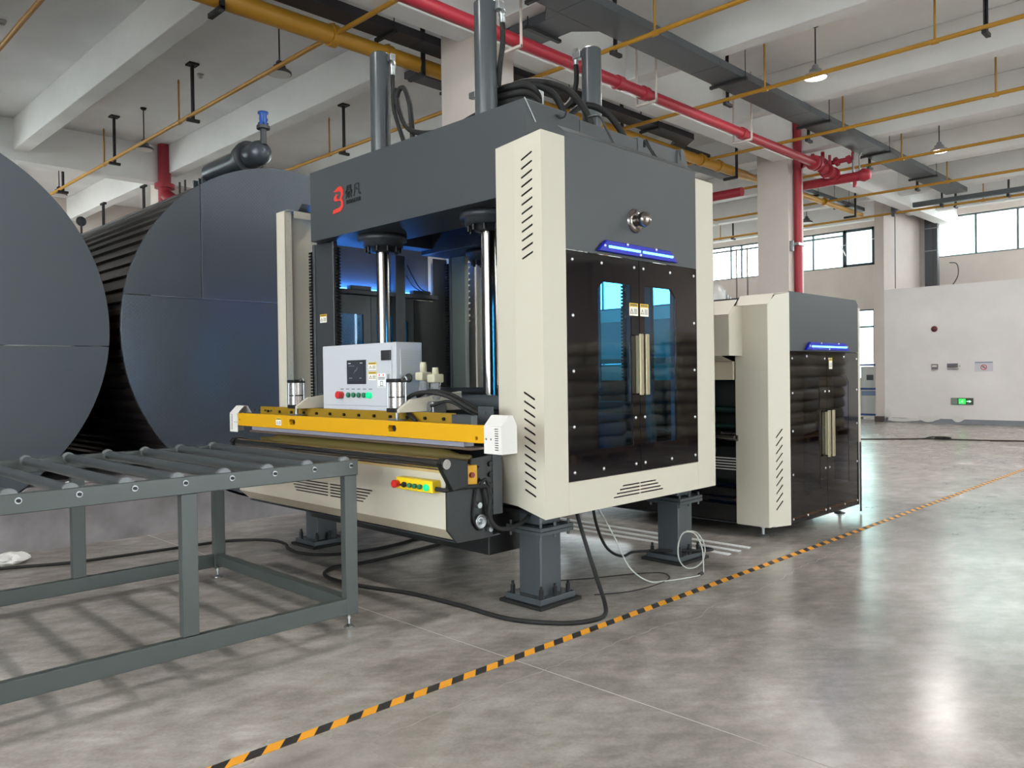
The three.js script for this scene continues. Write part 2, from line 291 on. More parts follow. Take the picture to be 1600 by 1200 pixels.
function ledBar(parent, x0, x1, y0, y1, z, d, strips) {   // slanted housing with lit tubes; d = +1 faces +z
  const s = 0.1, h = put(parent, 'light_bar', plate([x0, y0, d > 0 ? z : z - 0.03], SIDE, UP, [[0, 0], [x1 - x0, 0], [x1 - x0 - s * 0.9, y1 - y0], [s * 0.9, y1 - y0]], [], 0.03, 0.006), M('#0a1ca8', 0.35));  // blue acrylic, its colour deepened to hold the glow of the tubes
  const zz = d > 0 ? z + 0.03 : z - 0.03;
  for (const [a, b] of strips) {
    const m = (y0 + y1) / 2 - 0.003; put(h, 'light_tube', B(a, b, m - 0.008, m + 0.008, zz - 0.006, zz + 0.006, 0.004), ledGlow);
    const l = new THREE.RectAreaLight(new THREE.Color(0.04, 0.2, 1.0), d > 0 ? 14 : 26, b - a, 0.02); l.position.set((a + b) / 2, m, zz + d * 0.012); if (d < 0) l.rotation.y = Math.PI; l.lookAt(l.position.x, l.position.y, l.position.z + d); scene.add(l);
    if (d > 0) l.rotation.set(0, Math.PI, 0); else l.rotation.set(0, 0, 0);
  }
  for (const [x, y] of [[x0 + 0.07, (y0 + y1) / 2], [x1 - 0.07, (y0 + y1) / 2], [x0 + 0.32, y1 - 0.008], [x1 - 0.28, y1 - 0.008], [(x0 + x1) / 2, y0 + 0.012]]) { const m = inst(h, 'screw', screwGeo, steel, [x, y, zz]); m.position.sub(V(...origins.get(h)).sub(V(...origins.get(h)))); if (d < 0) m.rotation.y = Math.PI; }
  return h;
}
function doorLeaf(parent, x0, x1, y0, y1, z, win, screws, d, pane, label) {
  const t = 0.012, out = win[0].map(([x, y]) => [x - x0, y - y0]);
  const leaf = put(parent, 'door', plate([x0, y0, d > 0 ? z - t : z], SIDE, UP, rect(0, x1 - x0, 0, y1 - y0), [out], t, 0.0015), acrylic, label);
  put(leaf, 'window', plate([x0, y0, d > 0 ? z - t + 0.004 : z + 0.004], SIDE, UP, out, [], 0.005), pane);
  put(leaf, 'inner_frame', plate([x0, y0, d > 0 ? z - t - 0.006 : z + t + 0.002], SIDE, UP, rect(0, x1 - x0, 0, y1 - y0), [out], 0.004), grey);
  for (const [x, y] of screws) { const m = inst(leaf, 'screw', screwGeo, steel, [x, y, d > 0 ? z : z]); if (d < 0) m.rotation.y = Math.PI; }
  return leaf;
}
for (const d of [1, -1]) {
  const Z = (z) => d > 0 ? z : MID - z, zf = Z(-3.34);
  const pl = (u0, v0, outline, holes, t = 0.003) => plate([u0, v0, d > 0 ? zf - t : zf], SIDE, UP, outline, holes, t);
  // cream surround: left upright, right upright, lower panel with its vents
  if (d > 0) {
    const side = [[3.637, -3.34], [3.66, -3.60], [3.70, -3.805]];
    const c = put(press, 'corner_cover', pl(3.637, 0.6, rect(0, 0.22, 0, 2.415), []), cream);
    const holes = []; for (let i = 0; i < 12; i++) { holes.push(slot(0.075, 2.265 - 0.003 - i * 0.0568, 0.175, 2.295 - i * 0.0568, 0.013)); holes.push(slot(0.075, 0.79 - i * 0.0563, 0.175, 0.745 - i * 0.0555, 0.013)); }
    const dir = (a, b) => { const L = Math.hypot(b[0] - a[0], b[1] - a[1]); return [[(b[0] - a[0]) / L, 0, (b[1] - a[1]) / L], L]; };
    let [e, L] = dir(side[1], side[0]);
    put(c, 'slotted_face', plate([side[1][0], 0.6, side[1][1]], e, UP, [[0, 0.055], [L, 0], [L, 2.415], [0, 2.4]], holes, 0.003), cream);
    [e, L] = dir(side[2], side[1]);
    put(c, 'return_face', plate([side[2][0], 0.6, side[2][1]], e, UP, [[0, 0.06], [L, 0.055], [L, 2.4], [0, 2.4]], [], 0.003), cream);
    put(c, 'top_cap', prismY([[3.64, -3.345], [3.856, -3.345], [3.856, -3.8], [3.702, -3.8], [3.663, -3.6]], 2.995, 3.0), cream);
    put(c, 'underside', prismY([[3.64, -3.345], [3.856, -3.345], [3.856, -3.8], [3.702, -3.8], [3.663, -3.6]], 0.655, 0.66), cream);
  } else {
    const c = put(press, 'corner_cover', pl(3.637, 0.6, rect(0, 0.36, 0.06, 2.39), []), cream, 'open-backed cream cover with a perforated flange');
    put(c, 'inner_web', B(3.66, 3.99, 0.66, 2.985, -6.503, -6.5), cream);
    put(c, 'front_lip', B(3.637, 3.64, 0.66, 2.99, -6.6, -6.45), cream);
    const fl = []; for (let i = 0; i < 20; i++) fl.push(circle(0.032, 0.06 + i * 0.115, 0.006, 8));
    put(c, 'perforated_flange', plate([3.637, 0.66, -6.453], SIDE, UP, rect(0, 0.065, 0, 2.33), fl, 0.003), cream);
    put(c, 'top_cap', [B(3.637, 4.0, 2.99, 2.993, -6.6, -6.40), B(3.70, 4.0, 2.93, 2.993, -6.403, -6.4)], cream);
    put(c, 'gusset', [prismZ([[3.70, 2.93], [3.76, 2.93], [3.70, 2.80]], -6.495, -6.49), prismZ([[3.93, 2.93], [3.99, 2.93], [3.99, 2.80]], -6.495, -6.49)], cream);
  }
  put(press, 'side_panel', pl(5.39, 0.6, rect(0, 0.253, 0, 2.405), []), cream);
  if (d > 0) put(press, 'side_panel', [B(5.64, 5.643, 0.6, 3.005, Z(-3.34), Z(-3.75)), B(5.39, 5.643, 3.0, 3.005, Z(-3.34), Z(-3.7))], cream);
  else { // rear corner cover: its slots and flange let the hall light through
    const holes = []; for (let i = 0; i < 11; i++) holes.push(slot(0.28, 2.06 - i * 0.062, 0.38, 2.10 - i * 0.062, 0.02));
    const c = put(press, 'corner_cover', plate([5.643, 0.6, -6.6], FRONT, UP, rect(0, 0.46, 0, 2.4), holes, 0.003), cream);
    const fl = []; for (let i = 0; i < 20; i++) fl.push(circle(0.06, 0.06 + i * 0.115, 0.006, 8));
    put(c, 'perforated_flange', plate([5.64, 0.6, -6.11], FRONT, UP, rect(0, 0.1, 0, 2.4), fl, 0.003), cream);
  }
  const vents = []; for (let i = 0; i < 4; i++) { const y = 0.727 - 0.6 - i * 0.0235, a = 0.57 - i * 0.034, b = 0.96 + i * 0.03; vents.push(slot(a, y, 0.762, y, 0.009), slot(0.775, y, b, y, 0.009)); }
  put(press, 'lower_panel', pl(3.858, 0.6, rect(0, 1.53, 0, 0.208), vents), cream);
  // grey header over the doors, its top folded back
  const head = put(press, 'header_panel', pl(3.86, 2.301, rect(0, 1.528, 0, 0.747), []), grey);
  put(head, 'folded_edge', plate([3.86, 3.048, zf], SIDE, d > 0 ? [0, 0.75, -1] : [0, 0.75, 1], rect(0, 1.528, 0, 0.09), [], 0.003), grey);
  // doors
  const w1 = [[[4.17, 1.0], [4.55, 1.0], [4.55, 2.12], [4.235, 2.12], [4.17, 2.06]]], w2 = [[[4.705, 1.0], [5.1, 1.0], [5.1, 2.06], [5.035, 2.12], [4.705, 2.12]]];
  const s1 = [[3.92, 2.24], [4.22, 2.243], [4.585, 2.243], [3.92, 1.88], [3.92, 1.52], [3.92, 1.16], [4.585, 1.19], [3.92, 0.865], [4.22, 0.865], [4.585, 0.865]], s2 = [[4.695, 2.243], [5.03, 2.243], [5.35, 2.243], [5.35, 1.88], [5.35, 1.52], [5.35, 1.16], [4.695, 1.19], [5.35, 0.865], [5.03, 0.865], [4.695, 0.865]];
  const a = doorLeaf(press, 3.862, 4.638, 0.812, 2.297, zf, w1, s1, d, bluePane), b = doorLeaf(press, 4.644, 5.39, 0.812, 2.297, zf, w2, s2, d, bluePane);
  if (d > 0) {
    put(a, 'handle', [B(4.585, 4.63, 1.348, 1.778, zf + 0.03, zf + 0.045, 0.006), B(4.59, 4.605, 1.36, 1.766, zf, zf + 0.034, 0.004)], brass, 'pale brass strip handle');
    put(b, 'handle', [B(4.655, 4.70, 1.348, 1.778, zf + 0.03, zf + 0.045, 0.006), B(4.68, 4.695, 1.36, 1.766, zf, zf + 0.034, 0.004)], brass, 'pale brass strip handle');
    put(a, 'label_sticker', card([4.522, 1.905, zf + 0.0005], SIDE, UP, 0.1, 0.088), stickerMat); put(b, 'label_sticker', card([4.648, 1.905, zf + 0.0005], SIDE, UP, 0.1, 0.088), stickerMat);
    put(press, 'alarm_bell', [lathe([[0, 0.03], [0.05, 0.028], [0.07, 0.02], [0.082, 0.012], [0.086, 0]], [4.6, 2.57, zf], 'z'), lathe([[0, 0.125], [0.03, 0.12], [0.05, 0.1], [0.055, 0.08], [0.045, 0.05], [0.03, 0.02], [0.03, 0]], [4.6, 2.57, zf], 'z')], chrome, 'chrome round alarm bell');
  }
  ledBar(press, 4.154, 5.095, 2.318, 2.396, zf, d, [[4.262, 4.622], [4.65, 5.02]]);
}
// head: a closed frame of deep beams
const headBeam = prismZ([[3.8, 2.71], [4.36, 2.71], [4.36, 3.32], [3.8, 3.32]], -6.29, -3.63, 0.006);
const frontBeam = put(press, 'head_beam', headBeam, grey);
put(frontBeam, 'weld_seam', cyl([3.798, 3.322, -3.63], [3.9, 3.18, -3.627], 0.004, 0.004, 6), steel);
put(press, 'head_beam', B(5.05, 5.64, 2.71, 3.32, -6.29, -3.63, 0.008), grey);
for (const z of [-3.63, -6.11]) put(press, 'side_beam', B(4.364, 5.046, 2.75, 3.3, z - 0.18, z - 0.004, 0.006), grey);
put(press, 'head_web', [B(4.36, 5.05, 2.95, 2.98, -5.0, -4.92), B(4.36, 5.05, 2.95, 2.98, -6.1, -3.8)], greyDark);
put(press, 'head_plate', prismZ([[5.6, 3.32], [5.64, 3.32], [5.74, 3.10], [5.6, 3.10]], -3.78, -3.6), grey);
put(press, 'lifting_gusset', prismZ([[5.36, 3.06], [5.47, 3.06], [5.37, 3.24]], -3.50, -3.48), greyDark);
// the maker's mark on the head beam: red emblem, two characters, a line of letters
{
  const O = (u, v) => [3.797, v, u], T = 0.003, at = (pts, holes = []) => plate([3.799, 0, 0], FRONT, UP, pts, holes, T);
  const red = M('#d43a2e', 0.4), zc = -5.835, yc = 3.015, emblem = new THREE.Shape();
  const E = (pts) => at(pts.map(([u, v]) => [zc + u, yc + v]));
  put(press, 'emblem', [E([[-0.075, 0.075], [0.0, 0.105], [0.045, 0.105], [0.075, 0.07], [0.075, 0.03], [0.055, 0.0], [0.02, 0.0], [0.04, 0.03], [0.04, 0.05], [0.02, 0.068], [-0.03, 0.066]]),
    E([[-0.06, 0.03], [-0.03, 0.048], [0.0, 0.044], [-0.02, 0.03], [-0.02, 0.012], [0.0, 0.0], [0.055, 0.0], [0.075, -0.03], [0.075, -0.07], [0.04, -0.105], [-0.09, -0.115], [-0.075, -0.08], [0.02, -0.07], [0.04, -0.05], [0.04, -0.025], [0.02, -0.012], [-0.05, -0.012], [-0.07, 0.01]])], red, 'red emblem');
  const bars = (z0, y0, s, list) => list.map(([u0, v0, u1, v1, w = 0.09]) => { const p = slot(z0 + u0 * s, y0 + v0 * s, z0 + u1 * s, y0 + v1 * s, w * s); return at(p); });
  const ding = bars(-5.725, 3.005, 0.1, [[0.2, 1.0, 0.8, 1.0], [0.2, 1.0, 0.2, 0.48], [0.8, 1.0, 0.8, 0.48], [0.2, 0.83, 0.8, 0.83], [0.2, 0.66, 0.8, 0.66], [0.2, 0.48, 0.8, 0.48], [0.06, 0.36, 0.44, 0.36], [0.06, 0.36, 0.06, 0.62], [0.4, 0.42, 0.4, 0.02], [0.12, 0.18, 0.4, 0.18], [0.16, 0.18, 0.06, 0.0], [0.6, 0.42, 0.6, 0.1], [0.6, 0.1, 0.52, 0.0], [0.6, 0.3, 0.92, 0.3], [0.92, 0.3, 0.92, 0.6], [0.6, 0.16, 0.86, 0.16], [0.86, 0.16, 0.86, 0.0]]);
  const fan = bars(-5.61, 3.005, 0.1, [[0.22, 0.96, 0.78, 0.96], [0.22, 0.96, 0.22, 0.4], [0.22, 0.4, 0.05, 0.02], [0.78, 0.96, 0.78, 0.15], [0.78, 0.15, 0.97, 0.05], [0.97, 0.05, 0.97, 0.2], [0.42, 0.66, 0.56, 0.46]]);
  const letters = new TextGeometry('DINGFAN', { font, size: 0.034, depth: 0.003, curveSegments: 4 }).applyMatrix4(new THREE.Matrix4().makeBasis(V(0, 0, 1), V(0, 1, 0), V(-1, 0, 0)).setPosition(3.799, 2.955, -5.72));
  put(press, 'lettering', [...ding, ...fan, letters], M('#111214', 0.5), 'black maker lettering');
}
// cylinders, rods, collars
const collarBolt = new THREE.CylinderGeometry(0.014, 0.014, 0.05, 8);
for (const [x, z] of [[4.1, -5.63], [4.1, -4.31], [5.34, -5.63], [5.34, -4.31]]) {
  const c = put(press, 'cylinder', lathe([[0, 4.27], [0.07, 4.27], [0.084, 4.255], [0.084, 3.3], [0, 3.3]], [x, 0, z], 'y', 32), greySatin);
  put(c, 'port_block', x < 5 ? B(x + 0.02, x + 0.075, 4.19, 4.25, z + 0.06, z + 0.13, 0.008) : B(x - 0.09, x - 0.03, 4.19, 4.25, z - 0.14, z - 0.05, 0.008), zinc);
  const r = put(press, 'piston_rod', cyl([x, 1.28, z], [x, 2.7, z], 0.055, 0.055, 32), chrome);
  const k = put(press, 'collar', lathe([[0.06, 2.57], [0.1, 2.57], [0.1, 2.61], [0.175, 2.61], [0.175, 2.66], [0.21, 2.66], [0.21, 2.71], [0.06, 2.71]], [x, 0, z], 'y', 32), greyDark);
  for (let i = 0; i < 10; i++) { const a = i / 10 * 6.2832; inst(k, 'bolt', collarBolt, boltBlack, [x + 0.145 * Math.cos(a), 2.59, z + 0.145 * Math.sin(a)]); }
}
// columns with toothed racks
const teeth = (h, n, along) => { const l = [B(-0.02, 0.02, 0, h, -0.015, 0.015)]; for (let i = 0; i < n; i++) l.push(along === 'z' ? B(-0.018, 0.018, (i + 0.2) * h / n, (i + 0.75) * h / n, 0.013, 0.04) : B(-0.04, -0.018, (i + 0.2) * h / n, (i + 0.75) * h / n, -0.018, 0.018)); return merge(l); };
const rackF = teeth(1.72, 62, 'z'), rackB = teeth(1.72, 62, 'x');
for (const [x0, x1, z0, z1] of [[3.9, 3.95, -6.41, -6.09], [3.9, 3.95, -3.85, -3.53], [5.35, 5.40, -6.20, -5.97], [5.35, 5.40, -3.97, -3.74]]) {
  const c = put(press, 'column', B(x0, x1, 0.62, 2.71, z0, z1, 0.012), x0 > 5 ? M('#636a64', 0.45) : greyDark);  // rear pair painted paler to carry the light falling on them
  if (x0 < 5) inst(c, 'gear_rack', rackF, boltBlack, [x0 + 0.025, 0.93, z1 + 0.015]);
  inst(c, 'gear_rack', rackB, boltBlack, [x0 + 0.02, 0.93, z0 - 0.035]);
  put(c, 'edge_strip', B(x0 - 0.012, x0 + 0.04, 0.62, 2.71, z0 - 0.005, z0 + 0.03, 0.006), grey);
  if (x0 < 4 && z0 < -5) put(c, 'label_sticker', card([x0 - 0.0005, 1.995, -6.315], FRONT, UP, 0.11, 0.075), stickerMat);
}
put(press, 'dark_panel', [B(5.18, 5.63, 0.8, 2.29, -6.58, -6.575), B(5.44, 5.63, 2.29, 2.75, -6.58, -6.575)], black);  // added black sheets standing in for shade on the cream cover
put(press, 'door_post', B(4.86, 4.98, 0.82, 2.72, -6.54, -6.46, 0.006), grey);
// lit shelf inside the far doors
const shelf = put(press, 'light_shelf', [B(3.9, 5.42, 2.30, 2.345, -6.59, -6.47, 0.006), B(4.34, 4.58, 2.345, 2.385, -6.55, -6.48, 0.006), B(5.1, 5.32, 2.345, 2.385, -6.55, -6.48, 0.006)], greyDark);
for (const [a, b] of [[4.0, 4.86], [4.98, 5.36]]) {
  put(shelf, 'light_tube', B(a, b, 2.35, 2.366, -6.58, -6.56, 0.004), ledGlow);
  const l = new THREE.RectAreaLight(new THREE.Color(0.05, 0.26, 1.0), 170, b - a, 0.02); l.position.set((a + b) / 2, 2.368, -6.57); l.rotation.x = Math.PI / 2; scene.add(l);
}
put(press, 'wire', [tube([[4.96, 2.62, -6.4], [5.05, 2.5, -6.42], [5.16, 2.40, -6.44], [5.3, 2.36, -6.45]], 0.006, 6), tube([[4.96, 2.52, -6.42], [5.05, 2.43, -6.44], [5.2, 2.36, -6.45]], 0.005, 6)], black);
// bed, bolster and the pipes across it
put(press, 'bed', [B(3.56, 5.6, 0.62, 0.9, -6.2, -3.83, 0.01), B(3.62, 5.58, 0.9, 1.12, -6.15, -3.85, 0.01)], greyDark);
put(press, 'bed_plate', B(3.36, 5.3, 1.14, 1.18, -6.36, -3.84, 0.006), greyDark);
put(press, 'rod_bridge', [B(3.98, 4.22, 1.19, 1.27, -6.0, -3.9, 0.01), B(5.2, 5.44, 1.19, 1.27, -6.0, -3.9, 0.01)], greyDark);
put(press, 'cross_pipe', cyl([3.86, 1.31, -5.15], [3.86, 1.31, -3.82], 0.055, 0.055, 24), greySatin);
put(press, 'air_pipe', [cyl([4.9, 1.36, -6.3], [4.9, 1.36, -4.9], 0.035, 0.035, 16), cyl([4.9, 1.36, -5.05], [4.9, 1.36, -4.95], 0.055, 0.055, 16), cyl([4.9, 1.36, -4.82], [4.9, 1.36, -4.75], 0.06, 0.06, 16), cyl([4.9, 1.36, -4.5], [4.9, 1.36, -3.9], 0.035, 0.035, 16), cyl([4.9, 1.36, -4.55], [4.9, 1.36, -4.48], 0.055, 0.055, 16)], greyDark);
put(press, 'air_pipe', [cyl([3.9, 1.33, -6.3], [3.9, 1.33, -5.5], 0.04, 0.04, 16), cyl([3.9, 1.33, -5.95], [3.9, 1.33, -5.88], 0.056, 0.056, 16)], greySatin);
// legs
const legBolts = (leg, x, z, y, s, mat) => { for (const [i, j] of [[-1, -1], [0, -1], [1, -1], [-1, 1], [0, 1], [1, 1]]) inst(leg, 'bolt', bigBolt, mat, [x + i * s, y, z + j * s]); };
for (const [x, z] of [[3.88, -3.62], [5.48, -3.62], [3.88, -6.32], [5.48, -6.32]]) {
  const leg = put(press, 'leg', [B(x - 0.1, x + 0.1, 0.05, 0.49, z - 0.1, z + 0.1, 0.012), B(x - 0.1, x + 0.1, 0.52, 0.64, z - 0.1, z + 0.1, 0.012)], greySatin);
  put(leg, 'flange', [B(x - 0.16, x + 0.16, 0.465, 0.489, z - 0.16, z + 0.16, 0.004), B(x - 0.16, x + 0.16, 0.491, 0.515, z - 0.16, z + 0.16, 0.004)], greySatin);
  put(leg, 'base_plate', B(x - 0.17, x + 0.17, 0.022, 0.06, z - 0.16, z + 0.16, 0.004), greySatin);
  put(leg, 'rubber_pad', B(x - 0.2, x + 0.2, 0, 0.022, z - 0.19, z + 0.19, 0.004), rubber);
  legBolts(leg, x, z, 0.49, 0.135, greySatin); legBolts(leg, x, z, 0.085, 0.13, boltBlack);
}
put(press, 'underside', B(3.72, 5.62, 0.6, 0.62, -6.55, -3.36), black);
put(press, 'added_shade_box', B(3.64, 4.3, 0.30, 0.6, -6.1, -3.86, 0.01), black);  // added box that keeps light off the floor under the press

// ---------------- infeed side: yellow clamp bar, rollers, apron
const bar = put(press, 'clamp_bar', plate([3.24, 1.1, -6.52], FRONT, UP, rect(0, 3.1, 0, 0.106), [slot(0.87, 0.056, 0.94, 0.056, 0.042), slot(2.165, 0.056, 2.235, 0.056, 0.042), circle(3.03, 0.028, 0.012, 12), circle(0.03, 0.05, 0.01, 12)], 0.04, 0.002), yellowPaint, 'yellow clamp bar');
put(bar, 'label_sticker', card([3.199, 1.125, -5.86], FRONT, UP, 0.085, 0.06), stickerMat);
put(bar, 'slot_dark_fill', [B(3.241, 3.2445, 1.13, 1.18, -5.68, -5.56), B(3.241, 3.2445, 1.13, 1.18, -4.385, -4.265)], black);  // added black plates that make the slots look dark inside
put(press, 'bar_backing', [B(3.245, 3.30, 1.10, 1.19, -6.5, -3.44, 0.004), B(3.32, 3.36, 1.17, 1.262, -6.35, -3.85, 0.003)], M('#8a6c10', 0.5));  // yellow paint darkened in its colour for the shade behind the bar
put(press, 'bar_backing', B(3.315, 3.37, 1.165, 1.255, -3.845, -3.66, 0.004), grey);
for (let i = 0; i < 13; i++) inst(press, 'bolt', boltHead, boltBlack, [3.312, 1.225, -6.2 + i * 0.19], [0, 0, Math.PI / 2]);
for (let i = 0; i < 4; i++) inst(press, 'bolt', boltHead, boltBlack, [3.32, 1.23, -6.46 + i * 0.1]);
for (const [z0, z1, dir] of [[-3.42, -3.275, 1], [-6.665, -6.52, -1]]) {
  const w = z1 - z0, slots = []; for (let i = 0; i < 10; i++) { const u = dir > 0 ? w - 0.055 : 0.025; slots.push(slot(u, 0.025 + i * 0.0135, u + 0.03, 0.025 + i * 0.0135, 0.005)); }
  const hs = dir > 0 ? [circle(0.018, 0.085, 0.007, 10), circle(0.058, 0.085, 0.007, 10)] : [circle(w - 0.018, 0.085, 0.007, 10), circle(w - 0.058, 0.085, 0.007, 10)];
  const cap = put(press, 'bar_end_cover', plate([3.2, 1.043, z0], FRONT, UP, rect(0, w, 0, 0.16), [...slots, ...hs], 0.003), white, 'white slotted end cover');
  put(cap, 'hood', [plate([3.2, 1.203, z0], FRONT, [1, 1, 0], rect(0, w, 0, 0.085), [], 0.003), plate([3.26, 1.263, z0], FRONT, [1, 0, 0], rect(0, w, 0, 0.03), [], 0.003), plate([3.29, 1.263, z0], FRONT, [0.6, -1, 0], rect(0, w, 0, 0.07), [], 0.003)], white);
  const zc = dir > 0 ? z1 : z0; put(cap, 'end_cheek', prismZ([[3.2, 1.043], [3.325, 1.043], [3.325, 1.2], [3.29, 1.263], [3.26, 1.263], [3.2, 1.203]], zc - 0.0015, zc + 0.0015), white);
}
put(press, 'press_strip', B(3.215, 3.30, 1.068, 1.098, -6.3, -3.62, 0.003), M('#8b8a97', 0.35));
put(press, 'press_strip', B(3.215, 3.33, 1.05, 1.066, -6.35, -3.55, 0.003), M('#55463a', 0.5));
put(press, 'nip_roller', lathe([[0, 0], [0.022, 0], [0.022, 0.16], [0.058, 0.3], [0.058, 2.34], [0.022, 2.52], [0.022, 2.62], [0, 2.62]], [3.3, 0.99, -6.28], 'z', 24), M('#5c5028', 0.5), 'olive nip roller');
put(press, 'feed_roller', cyl([3.02, 0.985, -6.15], [3.02, 0.985, -3.55], 0.03, 0.03, 24), chrome);
put(press, 'feed_roller', cyl([3.12, 0.965, -6.15], [3.12, 0.965, -3.62], 0.028, 0.028, 24), chrome);
put(press, 'feed_table', [B(3.15, 3.36, 0.925, 0.945, -6.2, -3.64, 0.003), B(3.105, 3.15, 0.90, 0.93, -6.28, -3.66, 0.003)], M('#bba06a', 0.4));
for (const z of [-3.585, -6.22]) put(press, 'roller_bracket', [prismZ([[3.0, 0.95], [2.985, 0.99], [3.01, 1.02], [3.06, 1.02], [3.2, 0.99], [3.2, 0.84], [3.08, 0.82]], z - 0.02, z + 0.02, 0.003), cyl([3.02, 0.985, z - 0.03], [3.02, 0.985, z + 0.03], 0.026, 0.026, 16)], boltBlack);
put(press, 'yellow_block', [B(3.21, 3.315, 0.83, 0.953, -3.66, -3.61, 0.004)], yellowPaint);
inst(press, 'bolt', socket, M('#7a1b1b', 0.5), [3.265, 0.895, -3.606], [Math.PI / 2, 0, 0]);
// apron with its vent slots
{
  const vs = []; for (let i = 0; i < 5; i++) { const y = 0.742 - 0.577 - i * 0.0205, a = 0.83 + i * 0.018, b = 1.885 - i * 0.026; vs.push(slot(a, y, 1.345, y, 0.009), slot(1.375, y, b, y, 0.009)); }
  const ap = put(press, 'apron', plate([3.103, 0.577, -6.3], FRONT, UP, rect(0, 2.64, 0, 0.336), vs, 0.003), cream, 'cream apron with vent slots');
  put(ap, 'lower_skirt', plate([3.10, 0.577, -6.3], FRONT, [0.95, -0.85, 0], rect(0, 2.64, 0, 0.118), [], 0.003), creamShade);
  put(ap, 'end_lip', plate([3.10, 0.577, -6.303], SIDE, UP, [[0, 0], [0.09, -0.08], [0.09, 0.33], [0, 0.33]], [], 0.003), cream);
  put(ap, 'apron_bottom', B(3.19, 3.55, 0.482, 0.49, -6.3, -3.66), greyDark);
  const ep = put(press, 'end_plate', plate([3.093, 0, -3.655], SIDE, UP, [[0, 0.573], [0.075, 0.489], [0.375, 0.482], [0.375, 1.0], [0.2, 0.99], [0.18, 0.85], [0, 0.84]], [], 0.015, 0.002), M('#1c1d1f', 0.45, 0.1), 'black bolted end plate');
  put(ep, 'mounting_flange', B(3.475, 3.56, 0.62, 1.03, -3.70, -3.64, 0.004), M('#44464a', 0.45));
  for (let i = 0; i < 5; i++) { const m = inst(ep, 'bolt', socket, boltBlack, [3.447, 0.946 - i * 0.0675, -3.636], [Math.PI / 2, 0, 0]); m.position.set(3.447 - 4.64, 0.946 - i * 0.0675, -3.636 + 4.97); }
  put(ep, 'drive_pulley', [lathe([[0.012, 0.03], [0.014, 0.012], [0.03, 0.01], [0.034, 0.02], [0.046, 0.02], [0.046, 0], [0, 0]], [3.352, 0.597, -3.638], 'z', 24), cyl([3.352, 0.597, -3.63], [3.352, 0.597, -3.60], 0.012, 0.012, 12)], zinc);
  put(ep, 'drive_belt', tube([[3.352, 0.545, -3.625], [3.30, 0.6, -3.625], [3.31, 0.75, -3.625], [3.345, 0.86, -3.625], [3.385, 0.75, -3.625], [3.402, 0.6, -3.625]], 0.008, 6, 48, true), rubber);
  put(ep, 'idler', [cyl([3.335, 0.70, -3.64], [3.335, 0.70, -3.61], 0.018, 0.018, 14), cyl([3.35, 0.83, -3.64], [3.35, 0.83, -3.60], 0.022, 0.022, 14), cyl([3.43, 0.54, -3.64], [3.43, 0.54, -3.615], 0.018, 0.018, 12)], zinc);
}
put(press, 'control_cable', [tube([[3.05, 0.825, -3.69], [3.07, 0.822, -3.62], [3.15, 0.83, -3.595], [3.28, 0.825, -3.59], [3.38, 0.81, -3.60], [3.41, 0.74, -3.60], [3.405, 0.63, -3.60], [3.44, 0.56, -3.59], [3.52, 0.53, -3.59], [3.7, 0.55, -3.6], [3.8, 0.6, -3.62]], 0.014, 8, 90), tube([[3.31, 0.82, -3.59], [3.36, 0.86, -3.59], [3.40, 0.82, -3.6]], 0.01, 8)], rubber);
// push-button box
{
  const g = B(3.03, 3.10, 0.797, 0.873, -4.06, -3.7, 0.008);
  const box = put(press, 'button_box', g, M('#e6c41c', 0.4), 'yellow push-button box');
  const bt = (z, r, mat, d = 0.022) => put(box, 'button', lathe([[0, d], [r * 0.8, d], [r, d - 0.006], [r * 0.8, 0], [0, 0]], [3.03, 0.832, z], '-x', 16), mat);
  bt(-4.035, 0.026, redButton, 0.04); bt(-3.96, 0.018, black); bt(-3.905, 0.016, greenButton); bt(-3.855, 0.016, greenButton); bt(-3.805, 0.016, greenButton); bt(-3.745, 0.022, greenGlow);
  put(box, 'knob', B(2.995, 3.02, 0.825, 0.84, -3.975, -3.945, 0.004), black);
}
// clamp lift cylinders over the bar
for (const z of [-5.62, -4.32]) {
  const c = put(press, 'lift_cylinder', [cyl([3.245, 1.29, z], [3.245, 1.47, z], 0.048, 0.048, 24)], M('#c9c3c1', 0.25, 0.9));
  put(c, 'end_cap', [B(3.193, 3.297, 1.462, 1.487, z - 0.052, z + 0.052, 0.006), B(3.193, 3.297, 1.262, 1.292, z - 0.052, z + 0.052, 0.006)], black);
  put(c, 'tie_rod', [[-1, -1], [-1, 1], [1, 1], [1, -1]].map(([a, b]) => cyl([3.245 + a * 0.042, 1.29, z + b * 0.042], [3.245 + a * 0.042, 1.47, z + b * 0.042], 0.006, 0.006, 8)), steel);
  put(c, 'clip_band', lathe([[0.05, 1.36], [0.053, 1.36], [0.053, 1.368], [0.05, 1.368]], [3.245, 0, z], 'y', 24), black);
  put(c, 'elbow_fitting', tube([[3.25, 1.48, z + 0.05], [3.25, 1.5, z + 0.07], [3.25, 1.49, z + 0.1], [3.25, 1.475, z + 0.11]], 0.009, 8), steel);
  put(c, 'rod_nut', [cyl([3.245, 1.205, z], [3.245, 1.262, z], 0.014, 0.014, 10), B(3.205, 3.285, 1.203, 1.218, z - 0.05, z + 0.05, 0.003)], zinc);
  put(press, 'cylinder_arm', plate([3.2, 1.262, z + 0.055], SIDE, UP, [[0, 0], [0.55, 0], [0.55, 0.13], [0.1, 0.085], [0, 0.02]], [], 0.03, 0.003), cream);
}
